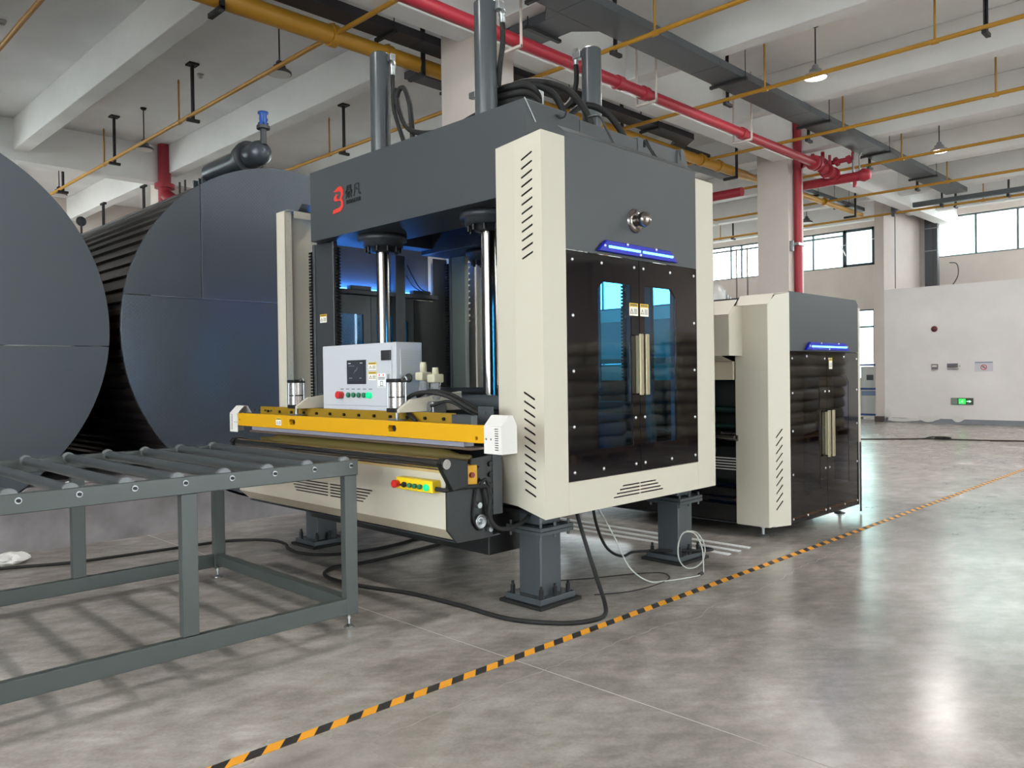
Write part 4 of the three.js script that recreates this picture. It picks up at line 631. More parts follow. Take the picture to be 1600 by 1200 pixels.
// ================================================================ marking tape, cables, litter on the floor
{
  const tex = print(256, 64, (k, w, h) => { k.fillStyle = '#f0a32a'; k.fillRect(0, 0, w, h); k.fillStyle = '#2b2b2c'; for (let i = -1; i < 3; i++) { k.beginPath(); k.moveTo(i * 128 + 10, h); k.lineTo(i * 128 + 72, h); k.lineTo(i * 128 + 62 + 60, 0); k.lineTo(i * 128 + 60, 0); k.closePath(); k.fill(); } });
  tex.wrapS = THREE.RepeatWrapping; const mat = new THREE.MeshStandardMaterial({ map: tex, roughness: 0.55 });
  const t = thing('hazard_tape', 'yellow and black striped marking tape stuck along the aisle floor beside the machines', 'floor tape', [6, 0, -2.98]);
  const cuts = [0.9, 2.29, 2.87, 8.2, 15.5];
  for (let i = 0; i + 1 < cuts.length; i++) { // three lengths laid end to end with small overlaps
    const g = B(cuts[i], cuts[i + 1] + 0.01, 0.0, 0.0012 + (i % 2) * 0.0005, -3.012 + (i % 2) * 0.005, -2.950 + (i % 2) * 0.005), p = g.attributes.position, uv = g.attributes.uv;
    for (let k = 0; k < p.count; k++) uv.setXY(k, (p.getX(k) + 0.03 * i - 0.02) / 0.314, p.getZ(k) > -2.98 ? 0 : 1);
    put(t, 'tape_strip', g, mat);
  }
  const a = thing('power_cable', 'thick black cable hanging from under the press and looping over the floor to the tape', 'cable', [3.6, 0, -3.6]);
  put(a, 'cable', tube([[4.1, 0.62, -3.5], [4.08, 0.45, -3.42], [4.03, 0.2, -3.27], [3.96, 0.05, -3.14], [3.87, 0.015, -3.07], [3.74, 0.014, -3.055], [3.58, 0.014, -3.14], [3.42, 0.014, -3.42], [3.40, 0.014, -3.88], [3.36, 0.014, -4.36], [3.24, 0.014, -4.80], [3.22, 0.014, -5.17], [3.30, 0.014, -5.33], [3.42, 0.02, -5.38], [3.6, 0.014, -5.36], [4.2, 0.014, -5.4], [5.4, 0.014, -5.6], [6.5, 0.014, -5.9]], 0.014, 10, 180), rubber);
  const b = thing('floor_cable', 'black cable running along the floor past the concrete bed and under the table', 'cable', [2.5, 0, -7]);
  put(b, 'cable', tube([[-1, 0.012, -7.6], [0.6, 0.012, -7.5], [1.6, 0.012, -7.38], [2.05, 0.012, -7.19], [2.75, 0.012, -7.1], [3.35, 0.012, -7.02], [3.62, 0.012, -6.75], [3.62, 0.012, -6.5], [3.55, 0.012, -6.33], [3.52, 0.012, -6.05], [3.68, 0.012, -5.8], [4.2, 0.012, -5.72], [5.2, 0.012, -6.0], [6.4, 0.012, -6.3]], 0.013, 8, 140), rubber);
  const h = thing('air_tube', 'clear plastic air tube coiled over the foot of the press leg beside the tape', 'tube', [4.9, 0, -3.4]);
  const clear = new THREE.MeshPhysicalMaterial({ color: 0xd9dcd6, roughness: 0.2, transmission: 0.5, thickness: 0, ior: 1.4 });
  put(h, 'tube', [tube([[4.35, 0.6, -3.52], [4.5, 0.35, -3.48], [4.62, 0.1, -3.42], [4.72, 0.01, -3.33], [4.8, 0.008, -3.27], [4.98, 0.008, -3.2], [5.13, 0.008, -3.17], [5.22, 0.012, -3.2]], 0.0055, 8, 80),
    tube([[5.22, 0.012, -3.2], [5.3, 0.05, -3.25], [5.36, 0.16, -3.3], [5.33, 0.26, -3.34], [5.22, 0.28, -3.37], [5.13, 0.2, -3.36], [5.11, 0.1, -3.34], [5.17, 0.03, -3.32], [5.27, 0.02, -3.3], [5.38, 0.06, -3.3], [5.45, 0.15, -3.33], [5.42, 0.25, -3.38], [5.34, 0.27, -3.42]], 0.0055, 8, 120)], clear);
  put(h, 'connector', cyl([5.12, 0.012, -3.175], [5.17, 0.012, -3.18], 0.013, 0.013, 10), black);
  const w = thing('thin_wire', 'thin dark wire looped on the floor between the two front press legs', 'wire', [4.7, 0, -3.5]);
  put(w, 'wire', [tube([[4.3, 0.006, -3.85], [4.55, 0.006, -3.7], [4.85, 0.006, -3.55], [5.0, 0.006, -3.42], [4.92, 0.006, -3.3], [4.7, 0.006, -3.26], [4.4, 0.006, -3.3], [4.2, 0.006, -3.42]], 0.004, 6, 90), tube([[4.4, 0.62, -3.6], [4.52, 0.4, -3.65], [4.7, 0.2, -3.7], [4.95, 0.09, -3.75], [5.15, 0.08, -3.8], [5.3, 0.075, -3.75]], 0.011, 8, 60), tube([[5.3, 0.075, -3.75], [5.5, 0.09, -3.42], [5.65, 0.08, -3.38], [5.68, 0.07, -3.5], [5.55, 0.07, -3.45]], 0.012, 8, 50)], rubber);
  const r = thing('aluminium_rail', 'bare aluminium rails lying side by side on the floor between the machines', 'rail', [6.1, 0, -4.6]);
  for (const x of [5.86, 6.02, 6.19]) put(r, 'bar', [B(x, x + 0.05, 0, 0.008, -6.6, -3.36, 0.002), B(x + 0.015, x + 0.035, 0.008, 0.012, -6.6, -3.36)], M('#d4d6d6', 0.4));
  const s = thing('plastic_scrap', 'crumpled white plastic film lying on the floor by the concrete bed', 'plastic film', [1.72, 0, -7.6]);
  const film = new THREE.IcosahedronGeometry(0.1, 4), fp = film.attributes.position;
  for (let i = 0; i < fp.count; i++) { const x = fp.getX(i), y = fp.getY(i), z = fp.getZ(i), k = 0.75 + 0.5 * noise(x * 40 + 9, z * 40 + y * 25 + 9, 64, 3); fp.setXYZ(i, x * 1.5 * k + 1.72, Math.max(0, y * 0.55 * k + 0.035), z * 1.1 * k - 7.6); }
  film.computeVertexNormals(); put(s, 'film', film, white);
  const s2 = thing('plastic_sheet', 'white plastic scrap lying on top of the concrete bed behind the roller table', 'plastic film', [1.9, 0.56, -8.0]);
  const f2 = new THREE.IcosahedronGeometry(0.1, 3), q2 = f2.attributes.position; for (let i = 0; i < q2.count; i++) { const x = q2.getX(i), y = q2.getY(i), z = q2.getZ(i); q2.setXYZ(i, 2.42 + x * 1.6 * (0.8 + 0.4 * noise(x * 60 + 5, z * 60 + 5, 64, 9)), 0.56 + Math.max(0, 0.02 + y * 0.2), -7.99 + z * 0.3); } f2.computeVertexNormals(); put(s2, 'film', f2, white);
  s2.position.x; 
  const fc = thing('floor_cable', 'thin dark cable lying across the open floor in front of the white partition', 'cable', [18.6, 0, -5.5]);
  put(fc, 'cable', [tube([[17.4, 0.012, -7.1], [17.7, 0.012, -6.7], [18.3, 0.012, -6.0], [18.55, 0.012, -5.75], [18.6, 0.012, -5.2], [18.9, 0.012, -4.2], [19.1, 0.012, -3.2]], 0.012, 6, 80), tube([[18.45, 0.012, -5.85], [18.75, 0.03, -5.8], [18.9, 0.03, -5.55], [18.7, 0.03, -5.4], [18.5, 0.03, -5.6], [18.75, 0.04, -5.75]], 0.014, 6, 60)], rubber);
}
// ================================================================ overhead services
const HY = 6.0, hangerZ = [-2.99, -6.78, -13.5, -17.25, -20.63];
{
  const names = ['nearest thin yellow sprinkler pipe crossing the top left corner of the ceiling', 'thin yellow sprinkler pipe passing over the two vessels into the thick yellow main', 'thin yellow sprinkler pipe rising behind the left upright cylinder of the press', 'thin yellow sprinkler pipe passing just above the rear upright cylinder of the press',
    'thin yellow sprinkler pipe carrying the brightest hanging lamp', 'thin yellow sprinkler pipe crossing above the red valve group on the second pillar', 'thin yellow sprinkler pipe beside the small lit lamp beyond the red valves', 'thin yellow sprinkler pipe ending near the dark-framed open window', 'last thin yellow sprinkler pipe, close along the window wall'];
  const hang = (x, z) => [B(x + 0.03, x + 0.08, HY - 0.09, 6.9, z - 0.006, z + 0.006), B(x + 0.03, x + 0.036, HY - 0.09, 6.9, z - 0.03, z + 0.03), B(x - 0.06, x + 0.16, HY - 0.095, HY - 0.045, z - 0.03, z + 0.03, 0.003), B(x - 0.03, x + 0.14, 6.87, 6.9, z - 0.09, z + 0.09)];
  for (let i = 0; i < 8; i++) {
    const x = 2.83 + 3.03 * i, t = thing('sprinkler_pipe', names[i], 'pipe', [x, HY, -8]);
    put(t, 'pipe', cyl([x, HY, -22.6], [x, HY, 10], 0.032, 0.032, 12), yellowPipe);
    for (const z of hangerZ) put(t, 'hanger', hang(x, z), hangerBlack);
    for (const z of [-3.6, -6.1, -13.95, -17.7]) put(t, 'sprinkler_riser', [cyl([x, HY, z], [x, 6.68, z], 0.016, 0.016, 8), cyl([x, HY - 0.005, z - 0.045], [x, HY - 0.005, z + 0.045], 0.04, 0.04, 10), cyl([x, 6.68, z], [x, 6.74, z], 0.022, 0.01, 8)], yellowPipe);
  }
}
{ // the thick yellow main behind the pillars
  const t = thing('sprinkler_main', 'thick yellow main pipe running behind the first pillar with ringed couplings', 'pipe', [5, 6, -9.08]);
  put(t, 'pipe', cyl([-14, HY, -9.08], [5.9, HY, -9.08], 0.125, 0.125, 24), yellowPipe); put(t, 'pipe', cyl([5.9, HY, -9.08], [16.8, HY, -9.1], 0.105, 0.105, 24), yellowPipe); put(t, 'pipe', cyl([16.8, HY, -9.1], [23.6, HY, -9.12], 0.085, 0.06, 20), yellowPipe);
  const ring = (x, r) => put(t, 'coupling', [cyl([x - 0.05, HY, -9.08], [x + 0.05, HY, -9.08], r + 0.02, r + 0.02, 24), cyl([x - 0.02, HY + r + 0.02, -9.11], [x + 0.02, HY + r + 0.02, -9.05], 0.02, 0.02, 8)], yellowPipe);
  ring(5.86, 0.125); ring(6.75, 0.105); ring(14.9, 0.105); ring(15.6, 0.105); ring(21, 0.08);
  for (const [x, y] of [[4.3, 0], [7.3, 0], [12, 0], [16.2, 0], [22.8, 0]]) put(t, 'hanger', [B(x - 0.03, x + 0.03, HY - 0.17, 6.75, -9.0, -8.96, 0.003), B(x - 0.03, x + 0.03, HY - 0.19, HY - 0.13, -9.3, -8.96, 0.003), B(x - 0.03, x + 0.03, 6.4, 6.9, -8.99, -8.97)], hangerBlack);
}
const rodsFor = (x, z0, z1, y) => [cyl([x, y - 0.06, z0], [x, 6.9, z0], 0.007, 0.007, 6), cyl([x, y - 0.06, z1], [x, 6.9, z1], 0.007, 0.007, 6), B(x - 0.03, x + 0.03, y - 0.045, y - 0.003, z0 - 0.03, z1 + 0.03)];
{
  const t = thing('cable_tray', 'wide grey closed cable tray crossing the ceiling above the red pipe, with a side branch', 'cable tray', [12, 6.12, -6.5]);
  for (let x = -14; x < 23; x += 3.1) put(t, 'tray_section', B(x + 0.004, Math.min(x + 3.096, 23.2), 6.12, 6.235, -6.76, -6.25, 0.004), trayGrey);
  put(t, 'branch_section', [B(7.76, 8.28, 6.12, 6.235, -7.83, -6.765, 0.004), prismY([[7.5, -6.764], [8.54, -6.764], [8.28, -7.02], [7.76, -7.02]], 6.122, 6.233)], trayGrey);
  for (const x of [5.0, 7.2, 11.5, 14.6, 17.6, 20.6]) put(t, 'support', rodsFor(x, -6.8, -6.21, 6.12), hangerBlack);
  put(t, 'support', [cyl([7.72, 6.07, -7.3], [7.72, 6.9, -7.3], 0.007, 0.007, 6), cyl([8.32, 6.07, -7.3], [8.32, 6.9, -7.3], 0.007, 0.007, 6), B(7.68, 8.36, 6.075, 6.117, -7.33, -7.27)], hangerBlack);
  const d = thing('cable_duct', 'dark cable duct running along behind the thick yellow main', 'cable duct', [4, 6.12, -8.77]);
  const dk = M('#3a3a40', 0.6);
  for (let x = -14; x < 13; x += 3.0) put(d, 'duct_section', B(x + 0.004, x + 2.996, 6.12, 6.235, -8.94, -8.6, 0.004), dk);
  put(d, 'duct_bend', [prismY([[13.0, -8.94], [13.7, -8.94], [14.3, -9.5], [14.3, -9.16], [13.85, -8.6], [13.0, -8.6]], 6.121, 6.234), B(14.3, 15.4, 6.121, 6.234, -9.5, -9.16, 0.004)], dk);
  for (const x of [0.5, 3.5, 6.5, 10.5, 12.6]) put(d, 'support', rodsFor(x, -8.97, -8.59, 6.12), hangerBlack);
  const e = thing('cable_tray', 'dark ladder tray deep in the hall behind the press head', 'cable tray', [12, 6.2, -10.1]);
  for (let x = 7.7; x < 15; x += 2.4) put(e, 'tray_section', B(x + 0.004, x + 2.396, 6.13, 6.235, -9.95, -9.65, 0.004), M('#47454a', 0.6));
  for (const x of [8.5, 11, 13.5]) put(e, 'support', rodsFor(x, -9.98, -9.62, 6.13), hangerBlack);
  const f = thing('cable_tray', 'narrow grey tray descending towards the pier beside the dark-framed window', 'cable tray', [20, 6.2, -9.7]);
  for (let x = 17.8; x < 23.5; x += 2.0) put(f, 'tray_section', B(x + 0.004, x + 1.996, 6.13, 6.235, -9.45, -9.1, 0.004), trayGrey);
  for (const x of [18.6, 20.6, 22.6]) put(f, 'support', rodsFor(x, -9.48, -9.07, 6.13), hangerBlack);
  const tk = thing('cable_trunking', 'dark grey square trunking crossing in front of the pier high above the white partition', 'trunking', [24, 6.13, -6]);
  put(tk, 'trunk', B(23.93, 24.07, 6.07, 6.2, -8.35, 4, 0.01), trayGrey); put(tk, 'end_elbow', [B(23.91, 24.09, 6.05, 6.22, -8.42, -8.3, 0.02), B(23.93, 24.07, 5.9, 6.08, -8.42, -8.32, 0.02)], trayGrey);
  for (const z of [-7.1, -5.5, -4]) put(tk, 'support', [B(23.97, 24.03, 6.2, 6.9, z - 0.02, z + 0.02), B(23.9, 24.1, 5.97, 6.06, z - 0.03, z + 0.03)], hangerBlack);
  const hw = thing('hanging_wire', 'thin dark wire hanging straight down from the end of the trunking', 'wire', [24.02, 4, -8.3]);
  put(hw, 'wire', cyl([24.03, 3.84, -8.35], [24.03, 5.9, -8.35], 0.012, 0.012, 6), greyDark);
  const dp = thing('cable_riser', 'dark vertical cable riser standing against the wall left of the far right windows', 'cable riser', [27.05, 0, -8.27]);
  put(dp, 'channel', [B(27.0, 27.14, 3.0, 6.9, -8.5, -8.26, 0.01), B(27.0, 27.2, 3.0, 6.9, -8.22, -8.13, 0.01), B(27.01, 27.13, 3.0, 6.9, -8.26, -8.22)], M('#4a4b50', 0.6));
  for (const y of [4.0, 5.2, 5.9]) put(dp, 'clamp', B(26.985, 27.0, y, y + 0.03, -8.52, -8.1), zinc);
  const lw = thing('wall_conduit', 'thin dark level conduit with a loop of wire on the wall above the partition', 'conduit', [27.9, 4.2, -7.4]);
  put(lw, 'conduit', cyl([27.9, 4.12, -8.1], [27.9, 4.15, -6.4], 0.02, 0.02, 8), greyDark); put(lw, 'wire_loop', tube([[27.9, 4.9, -8.05], [27.9, 4.85, -7.85], [27.9, 4.5, -7.8], [27.9, 4.2, -7.95], [27.9, 4.12, -8.05]], 0.015, 6, 30), greyDark);
}
// ---------------- red fire main, its hangers, valves and riser
{
  const t = thing('fire_main', 'long red fire pipe slung in white stirrups and ending in a valve group', 'pipe', [10, 5.8, -7.2]);
  const y = 5.8, z = -7.2;
  put(t, 'pipe', cyl([-14, y, z], [16.1, y, z], 0.085, 0.085, 24), redPipe);
  for (const x of [4.2, 7.35, 10.33, 13.3]) { put(t, 'stirrup', [B(x - 0.02, x + 0.02, y - 0.13, y - 0.095, z - 0.24, z + 0.14, 0.003), B(x - 0.015, x + 0.015, y - 0.13, 6.9, z + 0.12, z + 0.14), B(x - 0.015, x + 0.015, y - 0.13, 6.9, z - 0.24, z - 0.22)], plasterMat, 'white stirrup hanger'); }
  for (const x of [6.9, 9.55, 10.2, 13.2]) put(t, 'coupling', cyl([x - 0.06, y, z], [x + 0.06, y, z], 0.105, 0.105, 24), redPipe);
  const r = [], F = (a, b, rr) => r.push(cyl(a, b, rr, rr, 18));
  put(t, 'end_flange', [cyl([16.1, y, z], [16.16, y, z], 0.15, 0.15, 20), cyl([16.22, y, z], [16.28, y, z], 0.15, 0.15, 20), cyl([16.16, y, z], [16.5, y, z], 0.08, 0.08, 18), lathe([[0, 0.1], [0.07, 0.09], [0.11, 0.05], [0.11, -0.05], [0.07, -0.09], [0, -0.1]], [16.6, y - 0.04, z], 'x', 20)], redPipe);
  put(t, 'valve', [cyl([16.75, y - 0.06, z], [16.82, y - 0.06, z], 0.15, 0.15, 20), cyl([17.05, y - 0.08, z], [17.12, y - 0.08, z], 0.15, 0.15, 20), lathe([[0, 0.2], [0.09, 0.16], [0.13, 0], [0.09, -0.16], [0, -0.2]], [16.93, y - 0.07, z], 'x', 20), cyl([16.93, y, z], [16.93, y + 0.3, z], 0.03, 0.03, 10)], redPipe, 'red valve');
  put(t, 'return_pipe', [cyl([17.22, 5.62, -8.3], [17.25, 5.62, -6.7], 0.1, 0.1, 18), lathe([[0, 0.15], [0.1, 0.12], [0.14, 0], [0.1, -0.12], [0, -0.15]], [17.27, 5.63, -6.62], 'z', 18), cyl([17.25, 5.4, -6.8], [17.25, 5.62, -6.8], 0.04, 0.04, 10)], redPipe);
  put(t, 'bend', tube([[16.62, 5.95, -7.74], [16.85, 6.05, -7.66], [17.05, 6.08, -7.55], [17.12, 6.0, -7.42], [17.1, 5.88, -7.36], [17.05, 5.75, -7.3]], 0.11, 14, 40), redPipe);
  for (const [a, b] of [[-7.72, -7.66], [-7.5, -7.44]]) put(t, 'bend_flange', cyl([17.0, 6.07, a + 0.08], [17.03, 6.07, b + 0.08], 0.16, 0.16, 18), redPipe);
  put(t, 'drain_valve', [cyl([17.2, 6.0, -7.35], [17.25, 6.02, -6.9], 0.05, 0.05, 12), cyl([17.22, 6.0, -7.2], [17.22, 6.02, -7.14], 0.1, 0.1, 14), cyl([17.24, 6.0, -6.95], [17.24, 6.02, -6.88], 0.09, 0.09, 14), lathe([[0.05, 0], [0.07, 0.01], [0.05, 0.02]], [17.25, 6.2, -6.85], 'z', 18), cyl([17.25, 6.0, -6.85], [17.25, 6.15, -6.85], 0.02, 0.02, 8)], redPipe);
  put(t, 'gauge_pipe', [cyl([17.3, 5.7, -6.85], [17.3, 6.2, -6.85], 0.025, 0.025, 8), cyl([17.3, 5.7, -6.72], [17.3, 6.05, -6.72], 0.018, 0.018, 8), cyl([17.3, 6.05, -6.72], [17.3, 6.25, -6.6], 0.025, 0.025, 8)], zinc);
  const u = thing('fire_riser', 'upright red pipe clipped to the front of the second pillar', 'pipe', [16.6, 0, -7.76]);
  put(u, 'pipe', cyl([16.6, 0, -7.76], [16.6, 6.9, -7.76], 0.082, 0.082, 20), redPipe); put(u, 'bracket', [B(16.44, 16.77, 4.2, 4.26, -7.85, -7.67, 0.005), B(16.38, 16.44, 4.08, 4.3, -7.85, -7.77, 0.005)], zinc);
  const v = thing('fire_branch', 'red pipe crossing level high up between the press and the second pillar', 'pipe', [16.2, 5.5, -11]);
  put(v, 'pipe', cyl([16.2, 5.5, -16], [16.2, 5.5, -8.85], 0.1, 0.1, 18), redPipe);
  const w = thing('fire_riser', 'dark red pipe stack on the far pillar seen above the ribbed vessel', 'pipe', [7.55, 4, -18.6]);
  put(w, 'pipe', [cyl([7.46, 0.6, -18.62], [7.46, 6.9, -18.62], 0.14, 0.14, 20)], redPipe); put(w, 'elbow', [tube([[7.46, 5.75, -18.6], [7.6, 5.6, -18.45], [7.9, 5.5, -18.3], [8.5, 5.5, -18.2]], 0.16, 14, 30), cyl([7.46, 5.9, -18.62], [7.46, 6.0, -18.62], 0.22, 0.22, 18), cyl([7.9, 5.4, -18.33], [8.0, 5.42, -18.31], 0.24, 0.24, 18)], redPipe);
  const c = thing('conduit_pair', 'pair of pale conduits running level behind the second pillar', 'conduit', [14, 5.7, -11.8]);
  for (const [z, yy] of [[-11.7, 5.68], [-11.95, 5.68]]) put(c, 'conduit', cyl([10, yy, z], [20, yy, z], 0.05, 0.05, 12), M('#b9b3ac', 0.5));
  for (const x of [11, 13.6, 16.1]) put(c, 'support', [B(x - 0.03, x + 0.03, 5.55, 6.9, -11.65, -11.6), B(x - 0.03, x + 0.03, 5.55, 5.61, -12.05, -11.6)], hangerBlack);
}
// ---------------- high-bay lamps on a grid
const housing = lathe([[0, 0.2], [0.03, 0.2], [0.05, 0.18], [0.055, 0.14], [0.09, 0.12], [0.1, 0.07], [0.15, 0.05], [0.175, 0.03], [0.18, 0], [0.165, -0.005]], [0, 0, 0], 'y', 28), lens = lathe([[0, -0.012], [0.13, -0.01], [0.162, -0.004], [0.165, 0.004], [0, 0.004]], [0, 0, 0], 'y', 28), rose = lathe([[0, 0], [0.06, 0], [0.05, -0.03], [0.015, -0.05]], [0, 0, 0], 'y', 16);
const lampHousing = M('#8c8f97', 0.4, 0.3), lampDark = M('#3e3c40', 0.5);
function lamp(x, z, lit, label, group) {
  const y = 6.08, t = thing('highbay_lamp', label, 'lamp', [x, y, z], group);
  inst(t, 'housing', housing, lit ? lampHousing : lampDark, [x, y, z]); inst(t, 'lens', lens, lit ? lampGlow : lensOff, [x, y - 0.002, z]);
  put(t, 'rod', cyl([x, y + 0.19, z], [x, 6.9, z], 0.011, 0.011, 8), hangerBlack); inst(t, 'ceiling_rose', rose, hangerBlack, [x, 6.9, z]);
  if (lit) { const l = new THREE.RectAreaLight(LAMP_COLOR, LAMP_POWER, 0.2, 0.2); l.position.set(x, y - 0.02, z); l.rotation.x = -Math.PI / 2; scene.add(l); }
}
lamp(6.13, -10.95, false, 'unlit hanging lamp below the thick yellow main at the top left');
lamp(6.16, -16.35, false, 'unlit hanging lamp in the middle of the row over the vessels');
lamp(6.13, -21.7, false, 'unlit hanging lamp low over the left vessel, before the bright far wall');
lamp(12.25, -5.42, true, 'brightly lit hanging lamp under the beams at the upper right');
lamp(18.3, -5.46, true, 'small lit hanging lamp further along, beyond the red valve group');
lamp(23.95, -10.92, false, 'small unlit lamp high behind the second pillar near the window wall');
const above = 'lit lamps of the same grid above and behind the viewer';
for (const [x, z] of [[-12, -5.4], [-12, 0.05], [-12, -10.9], [-5.95, -5.4], [0.1, -5.4], [6.15, -5.4], [-5.95, 0.05], [12.2, 0.05], [24.3, 0.05], [12.2, -21.7]]) lamp(x, z, true, 'lit hanging lamp out of view, a few of them added for fill light', above);  // rearmost row and the one past the vessels are added fill light
for (const z of [5.5, 10.9]) for (const x of [-5.95, 0.1, 6.15, 12.2, 18.25, 24.3]) if (z < 6 || x > 10) lamp(x, z, true, 'lit hanging lamp out of view, a few of them added for fill light', above);
for (const [x, z, l] of [[6.22, -13.87, 'small white smoke detector on the ceiling between the two black hangers'], [3.17, -13.8, 'small white smoke detector at the left edge of the ceiling']]) { const t = thing('smoke_detector', l, 'detector', [x, 6.9, z]); put(t, 'body', lathe([[0, 6.84], [0.04, 6.845], [0.055, 6.87], [0.06, 6.9], [0, 6.9]], [x, 0, z], 'y', 20), white); put(t, 'sensing_grid', lathe([[0, 6.825], [0.03, 6.83], [0.035, 6.845], [0, 6.845]], [x, 0, z], 'y', 16), lensOff); }
// ================================================================ along the back: tank, cabinet, partition fittings
{
  const t = thing('air_receiver', 'pale grey domed air tank standing behind the two machines', 'tank', [14, 0, -8.55]);
  const x = 14, z = -8.55, tankMat = M('#a9a8a6', 0.4, 0.2);
  put(t, 'shell', lathe([[0.46, 0.3], [0.46, 2.98], [0.45, 3.08], [0.40, 3.2], [0.3, 3.3], [0.18, 3.35], [0, 3.37]], [x, 0, z], 'y', 40), tankMat);
  put(t, 'safety_valve', [cyl([x, 3.35, z], [x, 3.5, z], 0.05, 0.05, 14), cyl([x, 3.5, z], [x, 3.55, z], 0.08, 0.08, 16), cyl([x, 3.55, z], [x, 3.75, z], 0.045, 0.04, 12), cyl([x, 3.75, z], [x, 3.85, z], 0.03, 0.02, 10)], zinc);
  for (let i = 0; i < 3; i++) { const a = i * 2.1; put(t, 'leg', cyl([x + 0.42 * Math.cos(a), 0, z + 0.42 * Math.sin(a)], [x + 0.42 * Math.cos(a), 0.5, z + 0.42 * Math.sin(a)], 0.04, 0.04, 10), greyDark); }
  put(t, 'nameplate', B(13.55, 13.56, 2.5, 2.6, z - 0.1, z + 0.1), zinc);
  const m = thing('vacuum_motor', 'small black motor on top of the unit beside the domed tank', 'motor', [13.2, 2.2, -7.45]);
  put(m, 'housing', [B(13.0, 13.5, 2.55, 2.78, -7.62, -7.25, 0.03), cyl([13.1, 2.72, -7.5], [13.45, 2.72, -7.5], 0.12, 0.12, 18)], black); put(m, 'stand', B(12.95, 13.55, 0, 2.55, -7.65, -7.2, 0.01), greyDark);
  const p = thing('pipe_bundle', 'thin upright pipes standing beside the domed tank', 'pipe', [14.8, 0, -8.5]);
  for (const [dx, h] of [[0, 3.2], [0.12, 3.1], [0.22, 3.05]]) put(p, 'pipe', cyl([14.7 + dx, 0, -8.45], [14.7 + dx, h, -8.45], 0.025, 0.025, 10), zinc);
  const up = thing('conduit', 'tall thin dark conduit rising past the window behind the tank', 'conduit', [27.7, 0, -15.3]); put(up, 'pipe', [cyl([27.7, 0, -15.4], [27.7, 6.2, -15.4], 0.03, 0.03, 8), cyl([27.7, 0, -14.95], [27.7, 6.2, -14.95], 0.03, 0.03, 8), B(27.66, 27.74, 3, 3.05, -15.45, -14.9)], M('#7b7470', 0.6));
  const c = thing('equipment_rack', 'blue framed rack with white panels by the far doorway', 'rack', [25.6, 0, -10]);
  put(c, 'frame', [B(25.3, 25.36, 0.05, 1.7, -9.95, -9.89, 0.004), B(25.3, 25.36, 0.05, 1.7, -10.62, -10.56, 0.004), B(25.3, 25.36, 0.9, 0.96, -10.6, -9.3, 0.004), B(25.3, 25.36, 0.1, 0.16, -10.6, -9.3, 0.004), B(25.3, 25.36, 1.64, 1.7, -10.6, -9.3, 0.004), B(25.3, 25.36, 0.05, 1.7, -9.36, -9.3, 0.004)], M('#2a4a86', 0.5));
  put(c, 'panel', [B(25.4, 25.44, 0.18, 0.88, -10.55, -9.96), B(25.4, 25.44, 0.98, 1.62, -10.55, -9.96), B(25.4, 25.44, 0.18, 0.88, -9.88, -9.37), B(25.4, 25.44, 0.98, 1.62, -9.88, -9.37)], M('#c9ccc6', 0.5)); put(c, 'meter', B(25.38, 25.4, 1.2, 1.36, -9.7, -9.5, 0.004), greyDark); put(c, 'nameplate', B(25.385, 25.4, 0.72, 0.86, -9.85, -9.4), M('#7d90b0', 0.5)); put(c, 'foot', [B(25.28, 25.5, 0, 0.05, -10, -9.85), B(25.28, 25.5, 0, 0.05, -9.4, -9.28)], black);
  const bell = thing('fire_bell', 'round dark red fire alarm bell on the white partition', 'alarm bell', [24.1, 2.63, -7.35]);
  put(bell, 'gong', lathe([[0, 0.06], [0.04, 0.055], [0.075, 0.03], [0.085, 0], [0, 0]], [24.1, 2.63, -7.35], '-x', 24), M('#5a1d1f', 0.35)); put(bell, 'hub', lathe([[0, 0.08], [0.02, 0.075], [0.025, 0.05], [0, 0.05]], [24.1, 2.63, -7.35], '-x', 14), greyDark);
  const s1 = thing('call_point', 'small grey and white fire call point, left of the pair on the partition', 'call point', [24.1, 1.58, -7.34]); put(s1, 'case', B(24.06, 24.1, 1.5, 1.65, -7.42, -7.26, 0.006), M('#6d6668', 0.5)); put(s1, 'window', B(24.054, 24.06, 1.57, 1.62, -7.4, -7.28), white); put(s1, 'shelf', B(24.04, 24.1, 1.485, 1.5, -7.42, -7.26), lensOff);
  const s2 = thing('wall_panel', 'wide grey wall switch panel right of the small call point', 'switch panel', [24.1, 1.58, -6.92]); put(s2, 'case', B(24.05, 24.1, 1.55, 1.66, -7.02, -6.76, 0.006), M('#5f5c60', 0.5)); put(s2, 'lower_strip', B(24.06, 24.1, 1.49, 1.52, -7.02, -6.74, 0.004), M('#8a888c', 0.5)); put(s2, 'indicator', B(24.07, 24.1, 1.58, 1.6, -6.72, -6.7), greyDark);
  const sign = print(160, 100, (k, w, h) => { k.fillStyle = '#c9c6cc'; k.fillRect(0, 0, w, h); k.fillStyle = '#8d93a3'; k.fillRect(4, 4, w - 8, 12); k.strokeStyle = '#b5424a'; k.lineWidth = 7; k.beginPath(); k.arc(80, 58, 24, 0, 7); k.stroke(); k.beginPath(); k.moveTo(64, 42); k.lineTo(96, 74); k.stroke(); k.fillStyle = '#3f3a44'; k.fillRect(66, 56, 28, 5); k.fillRect(76, 46, 6, 10); });
  const s3 = thing('no_smoking_sign', 'pale paper sign with a red crossed circle on the partition', 'sign', [24.1, 1.56, -6.13]); put(s3, 'sheet', card([24.099, 1.43, -6.35], FRONT, UP, 0.44, 0.27, 0.004), new THREE.MeshStandardMaterial({ map: sign, roughness: 0.7 }));
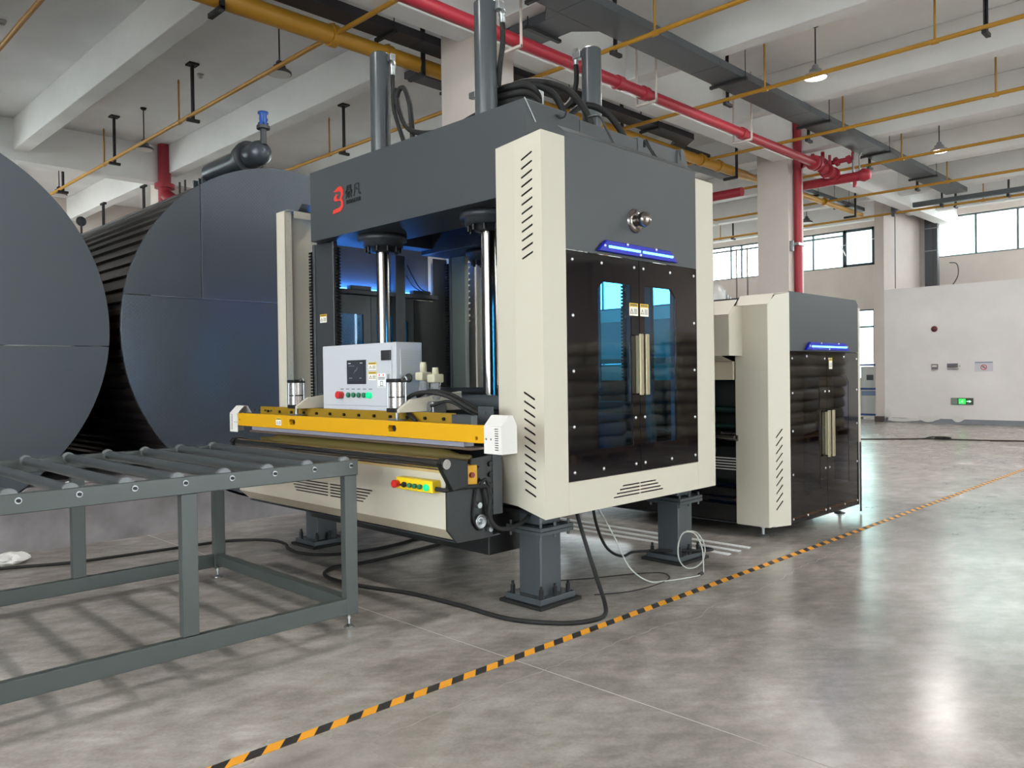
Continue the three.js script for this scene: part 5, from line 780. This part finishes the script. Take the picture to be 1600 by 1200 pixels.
  const draw = (lit) => (k, w, h) => { k.fillStyle = lit ? '#021006' : '#3d4a40'; k.fillRect(0, 0, w, h); k.fillStyle = lit ? '#18e24a' : '#3dbb58'; k.fillRect(84, 8, 76, 80); k.fillStyle = lit ? '#04280f' : '#e8f5ea'; k.beginPath(); k.arc(128, 22, 7, 0, 7); k.fill(); k.lineWidth = 8; k.strokeStyle = k.fillStyle; k.beginPath(); k.moveTo(124, 32); k.lineTo(116, 54); k.lineTo(130, 64); k.lineTo(126, 82); k.moveTo(116, 54); k.lineTo(104, 72); k.lineTo(92, 72); k.moveTo(122, 36); k.lineTo(104, 44); k.moveTo(122, 36); k.lineTo(140, 50); k.stroke(); k.fillStyle = lit ? '#9affb4' : '#f2f7f2'; k.fillRect(170, 42, 34, 12); k.beginPath(); k.moveTo(200, 28); k.lineTo(226, 48); k.lineTo(200, 68); k.closePath(); k.fill(); if (!lit) { k.fillStyle = '#7a7f78'; k.fillRect(0, 0, 70, h); } };
  const ex = thing('exit_sign', 'green lit exit sign with a running figure and arrow low on the partition', 'exit sign', [24.1, 0.62, -6.65]);
  put(ex, 'case', B(24.06, 24.1, 0.53, 0.715, -6.93, -6.38, 0.006), M('#55594f', 0.5)); put(ex, 'face', card([24.058, 0.54, -6.92], FRONT, UP, 0.53, 0.165), new THREE.MeshStandardMaterial({ map: print(240, 96, draw(false)), emissiveMap: print(240, 96, draw(true)), emissive: 0xffffff, emissiveIntensity: 1.6, roughness: 0.4 }));
  const rb = thing('rubber_block', 'small dark block at the foot of the partition corner', 'block', [24.0, 0, -8.8]); put(rb, 'block', B(23.9, 24.09, 0, 0.16, -8.92, -8.7, 0.01), M('#4a4040', 0.8));
}
// ================================================================ sacks on pallets that the dark doors mirror
{
  const sackMats = ['#b3a78c', '#a39779', '#bdb49c', '#928a74'].map((c) => M(c, 0.55)), sacks = [];
  for (let v = 0; v < 3; v++) { const g = new RoundedBoxGeometry(0.78, 0.26, 0.5, 5, 0.11), p = g.attributes.position; for (let i = 0; i < p.count; i++) { const x = p.getX(i), y = p.getY(i), z = p.getZ(i), k = 1 + 0.16 * (noise(x * 6 + 20 + v * 7, z * 6 + y * 7 + 20, 64, 5 + v) - 0.5); p.setXYZ(i, x * k, y * (0.9 + 0.35 * (noise(x * 8 + 9, z * 8 + 11 + v, 64, 8) - 0.3)), z * k); } g.computeVertexNormals(); sacks.push(g); }
  const wood = M('#8d744f', 0.8), labels = ['first sack pallet mirrored in the left press door', 'second sack pallet mirrored in the press doors', 'third sack pallet mirrored in the right press door', 'sack pallet mirrored in the left door of the far machine', 'sack pallet mirrored in the right door of the far machine'];
  [[11.0, 2.6, 6], [12.8, 3.3, 8], [14.9, 2.9, 9], [16.2, 1.3, 9], [18.3, 1.6, 9]].forEach(([x, z, n], i) => {
    const t = thing('sack_pallet', labels[i], 'sack pallet', [x, 0, z]);
    for (let k = 0; k < 5; k++) put(t, 'pallet_board', B(x - 0.8, x + 0.8, 0.11, 0.14, z - 0.6 + k * 0.26, z - 0.46 + k * 0.26), wood);
    for (const dx of [-0.75, -0.05, 0.65]) put(t, 'pallet_block', B(x + dx, x + dx + 0.1, 0, 0.11, z - 0.6, z + 0.6), wood);
    for (let l = 0; l < n; l++) for (const [a, b] of [[-0.4, -0.27], [0.4, -0.27], [-0.4, 0.27], [0.4, 0.27]]) { const s = inst(t, 'sack', sacks[(l * 3 + i + (a > 0)) % 3], sackMats[Math.floor(rnd() * 4)], [x + a + (rnd() - 0.5) * 0.08, 0.27 + l * 0.245, z + b + (rnd() - 0.5) * 0.06], [0, (rnd() - 0.5) * 0.15, (rnd() - 0.5) * 0.06]); }
  });
}
scene.traverse((o) => { if (o.isMesh) { o.castShadow = true; o.receiveShadow = true; } });
renderer.render(scene, camera);
